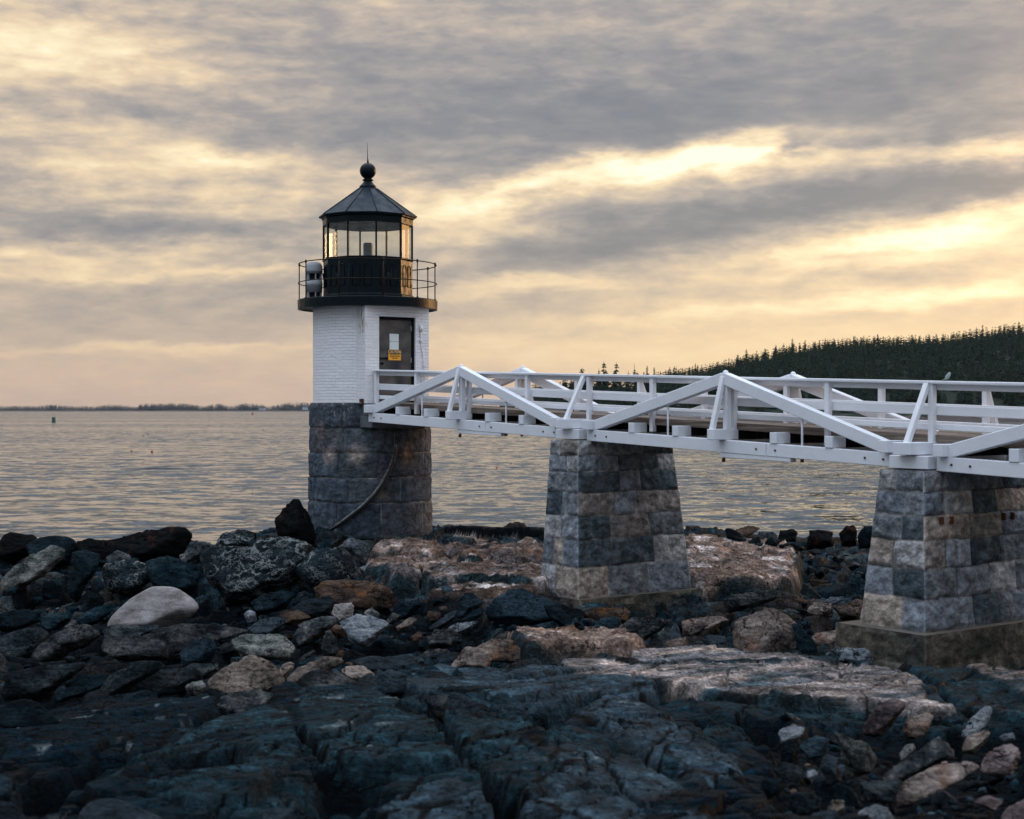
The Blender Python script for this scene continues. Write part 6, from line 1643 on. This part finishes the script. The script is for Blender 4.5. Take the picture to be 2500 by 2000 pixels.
def shape_mesh(i, mk):
    if (i, mk) not in MEs:
        me = bpy.data.meshes.new('rubble_rock'); me.from_pydata(shapes[i][0].tolist(), [], shapes[i][1])
        me.polygons.foreach_set('use_smooth', np.ones(len(me.polygons), dtype=bool)); me.materials.append(R_[mk]); me.update(); MEs[(i, mk)] = me
    return MEs[(i, mk)]
ZONES = [  # polygon in photo pixels, count, size range px, materials, place words
    ([(0, 1330), (160, 1330), (420, 1345), (520, 1400), (500, 1430), (380, 1420), (230, 1500), (0, 1560)], 16, (35, 80), ['dteal', 'vdark', 'dteal', 'teal'], 'in the dark hollow on the left shore'),
    ([(0, 1480), (230, 1480), (480, 1530), (640, 1530), (700, 1640), (300, 1640), (0, 1640)], 18, (30, 80), ['dgrey', 'dteal', 'grey', 'teal'], 'among the slabs below the big pale boulder'),
    ([(480, 1430), (820, 1440), (1130, 1460), (1180, 1560), (900, 1600), (640, 1600), (480, 1520)], 42, (20, 60), ['dgrey', 'teal', 'dteal', 'slate', 'grey', 'brown'], 'in the rubble below the lighthouse shelf'),
    ([(1120, 1480), (1400, 1490), (1780, 1500), (1780, 1570), (1500, 1570), (1180, 1560)], 22, (22, 60), ['dteal', 'teal', 'dgrey', 'dteal', 'brown'], 'in the gap below the first pier'),
    ([(1690, 1330), (1950, 1350), (2130, 1310), (2110, 1500), (1960, 1520), (1940, 1440), (1960, 1390)], 46, (18, 50), ['dteal', 'teal', 'dteal', 'dgrey', 'dteal', 'brown'], 'on the dark shore between the piers'),
    ([(1900, 1740), (2130, 1760), (2300, 1790), (2500, 1800), (2500, 2000), (1850, 2000), (1900, 1880)], 30, (40, 100), ['dteal', 'dgrey', 'teal', 'dgrey', 'slate'], 'in the right-hand foreground rubble'),
    ([(0, 1800), (260, 1830), (560, 1860), (620, 2000), (0, 2000)], 10, (40, 90), ['dteal', 'vdark', 'dteal'], 'in the dark gully at the bottom left'),
    ([(0, 1312), (200, 1325), (420, 1330), (560, 1310), (660, 1300), (600, 1350), (300, 1350), (0, 1350)], 12, (25, 60), ['vdark', 'dteal'], 'along the left waterline'),
]
CW = {'dteal': 'dark teal', 'teal': 'teal', 'vdark': 'black', 'dgrey': 'dark grey', 'grey': 'grey', 'brown': 'brown', 'slate': 'slate-coloured'}
rs = np.random.RandomState(12)
def inpoly(x, y, poly):
    c = False
    for i in range(len(poly)):
        ax, ay = poly[i]; bx, by = poly[i - 1]
        if (ay > y) != (by > y) and x < (bx - ax) * (y - ay) / (by - ay) + ax: c = not c
    return c
nn_ = 0
for poly, n, (a, b_), mks, words in ZONES:
    xs = [q[0] for q in poly]; ys = [q[1] for q in poly]; got = 0
    while got < n:
        px, py = rs.uniform(min(xs), max(xs)), rs.uniform(min(ys), max(ys))
        if not inpoly(px, py, poly): continue
        if NROCK[0] + nn_ >= 298: break
        Y = ground_px(px, min(py, 1985)); X = (px - 1250) / F * Y
        w_ = rs.uniform(a, b_) ** 1.0 / F * Y / 2; mk = mks[rs.randint(len(mks))]
        o = bpy.data.objects.new('rubble_rock', shape_mesh(rs.randint(16), mk)); C.objects.link(o)
        o.location = (X, Y, H_at(X, Y) + w_ * .25); o.scale = (w_ * rs.uniform(.9, 1.35), w_ * rs.uniform(.8, 1.1), w_ * rs.uniform(.8, 1.2))
        o.rotation_euler = (rs.uniform(-.3, .3), rs.uniform(-.45, .25), rs.uniform(0, 6.28))
        tag(o, 'small %s rock %s' % (CW[mk], words), 'rock', '%s rocks %s' % (CW[mk], words)); got += 1; nn_ += 1

# ---- stones too many to count: one object
AV, AF, nv_ = [], [], 0; cols = []
small = [base_rock(700 + i, 18, .08, 2, .55) for i in range(6)]
pc = [COL['dteal'], COL['teal'], COL['dgrey'], COL['slate'], COL['vdark'], COL['grey'], COL['brown'], COL['tan']]
PZ = [z[0] for z in ZONES if z[0][0] != (0, 1800)] + [[(0, 1560), (700, 1600), (1250, 1600), (1300, 1560), (700, 1480), (0, 1480)]]
for poly in PZ:
    xs = [q[0] for q in poly]; ys = [q[1] for q in poly]; area = (max(xs) - min(xs)) * (max(ys) - min(ys))
    for i in range(int(area / 420)):
        px, py = rs.uniform(min(xs), max(xs)), rs.uniform(min(ys), max(ys))
        if not inpoly(px, py, poly): continue
        Y = ground_px(px, min(py, 1985)); X = (px - 1250) / F * Y
        w_ = rs.uniform(5, 15) * rs.uniform(.8, 1.4) / F * Y; V, Fc = small[i % 6]; a = rs.uniform(0, 6.28); c_, s_ = math.cos(a), math.sin(a); tl = rs.uniform(-.4, .4)
        Q = V * w_; Q = np.stack([Q[:, 0], Q[:, 1] , Q[:, 2] + tl * Q[:, 0]], -1)
        W2 = np.stack([Q[:, 0] * c_ - Q[:, 1] * s_ + X, Q[:, 0] * s_ + Q[:, 1] * c_ + Y, Q[:, 2] + H_at(X, Y) + w_ * .2], -1)
        cc = np.array(pc[min(7, int(rs.exponential(2.0)))]) * rs.uniform(.7, 1.3)
        AV.append(W2); AF += [tuple(q + nv_ for q in f) for f in Fc]; nv_ += len(V); cols.append(np.tile(cc, (len(V), 1)))
st = obj('loose_stones', np.concatenate(AV), AF, M['bedrock'], None, False, None, np.concatenate(cols)); tag(st, 'countless small dark stones filling the gaps between the boulders', 'stones', kind='stuff')

# ---------------------------------------------------------------- sea air
def haze():
    mb = MB(); mb.box((0, 2440, 60), (2430, 0, 0), (0, 2540, 0), (0, 0, 70)); o = mb.build('haze', None, None)
    o.location = (0, 0, 0)
    m_ = bpy.data.materials.new('sea_haze'); m_.use_nodes = True; nt = m_.node_tree; nt.nodes.clear()
    out = nt.nodes.new('ShaderNodeOutputMaterial'); pv = nt.nodes.new('ShaderNodeVolumePrincipled')
    pv.inputs['Color'].default_value = (.80, .88, 1.0, 1); pv.inputs['Density'].default_value = .000016; pv.inputs['Anisotropy'].default_value = .3
    nt.links.new(pv.outputs[0], out.inputs['Volume']); o.data.materials.append(m_)
    tag(o, kind='stuff')
haze()
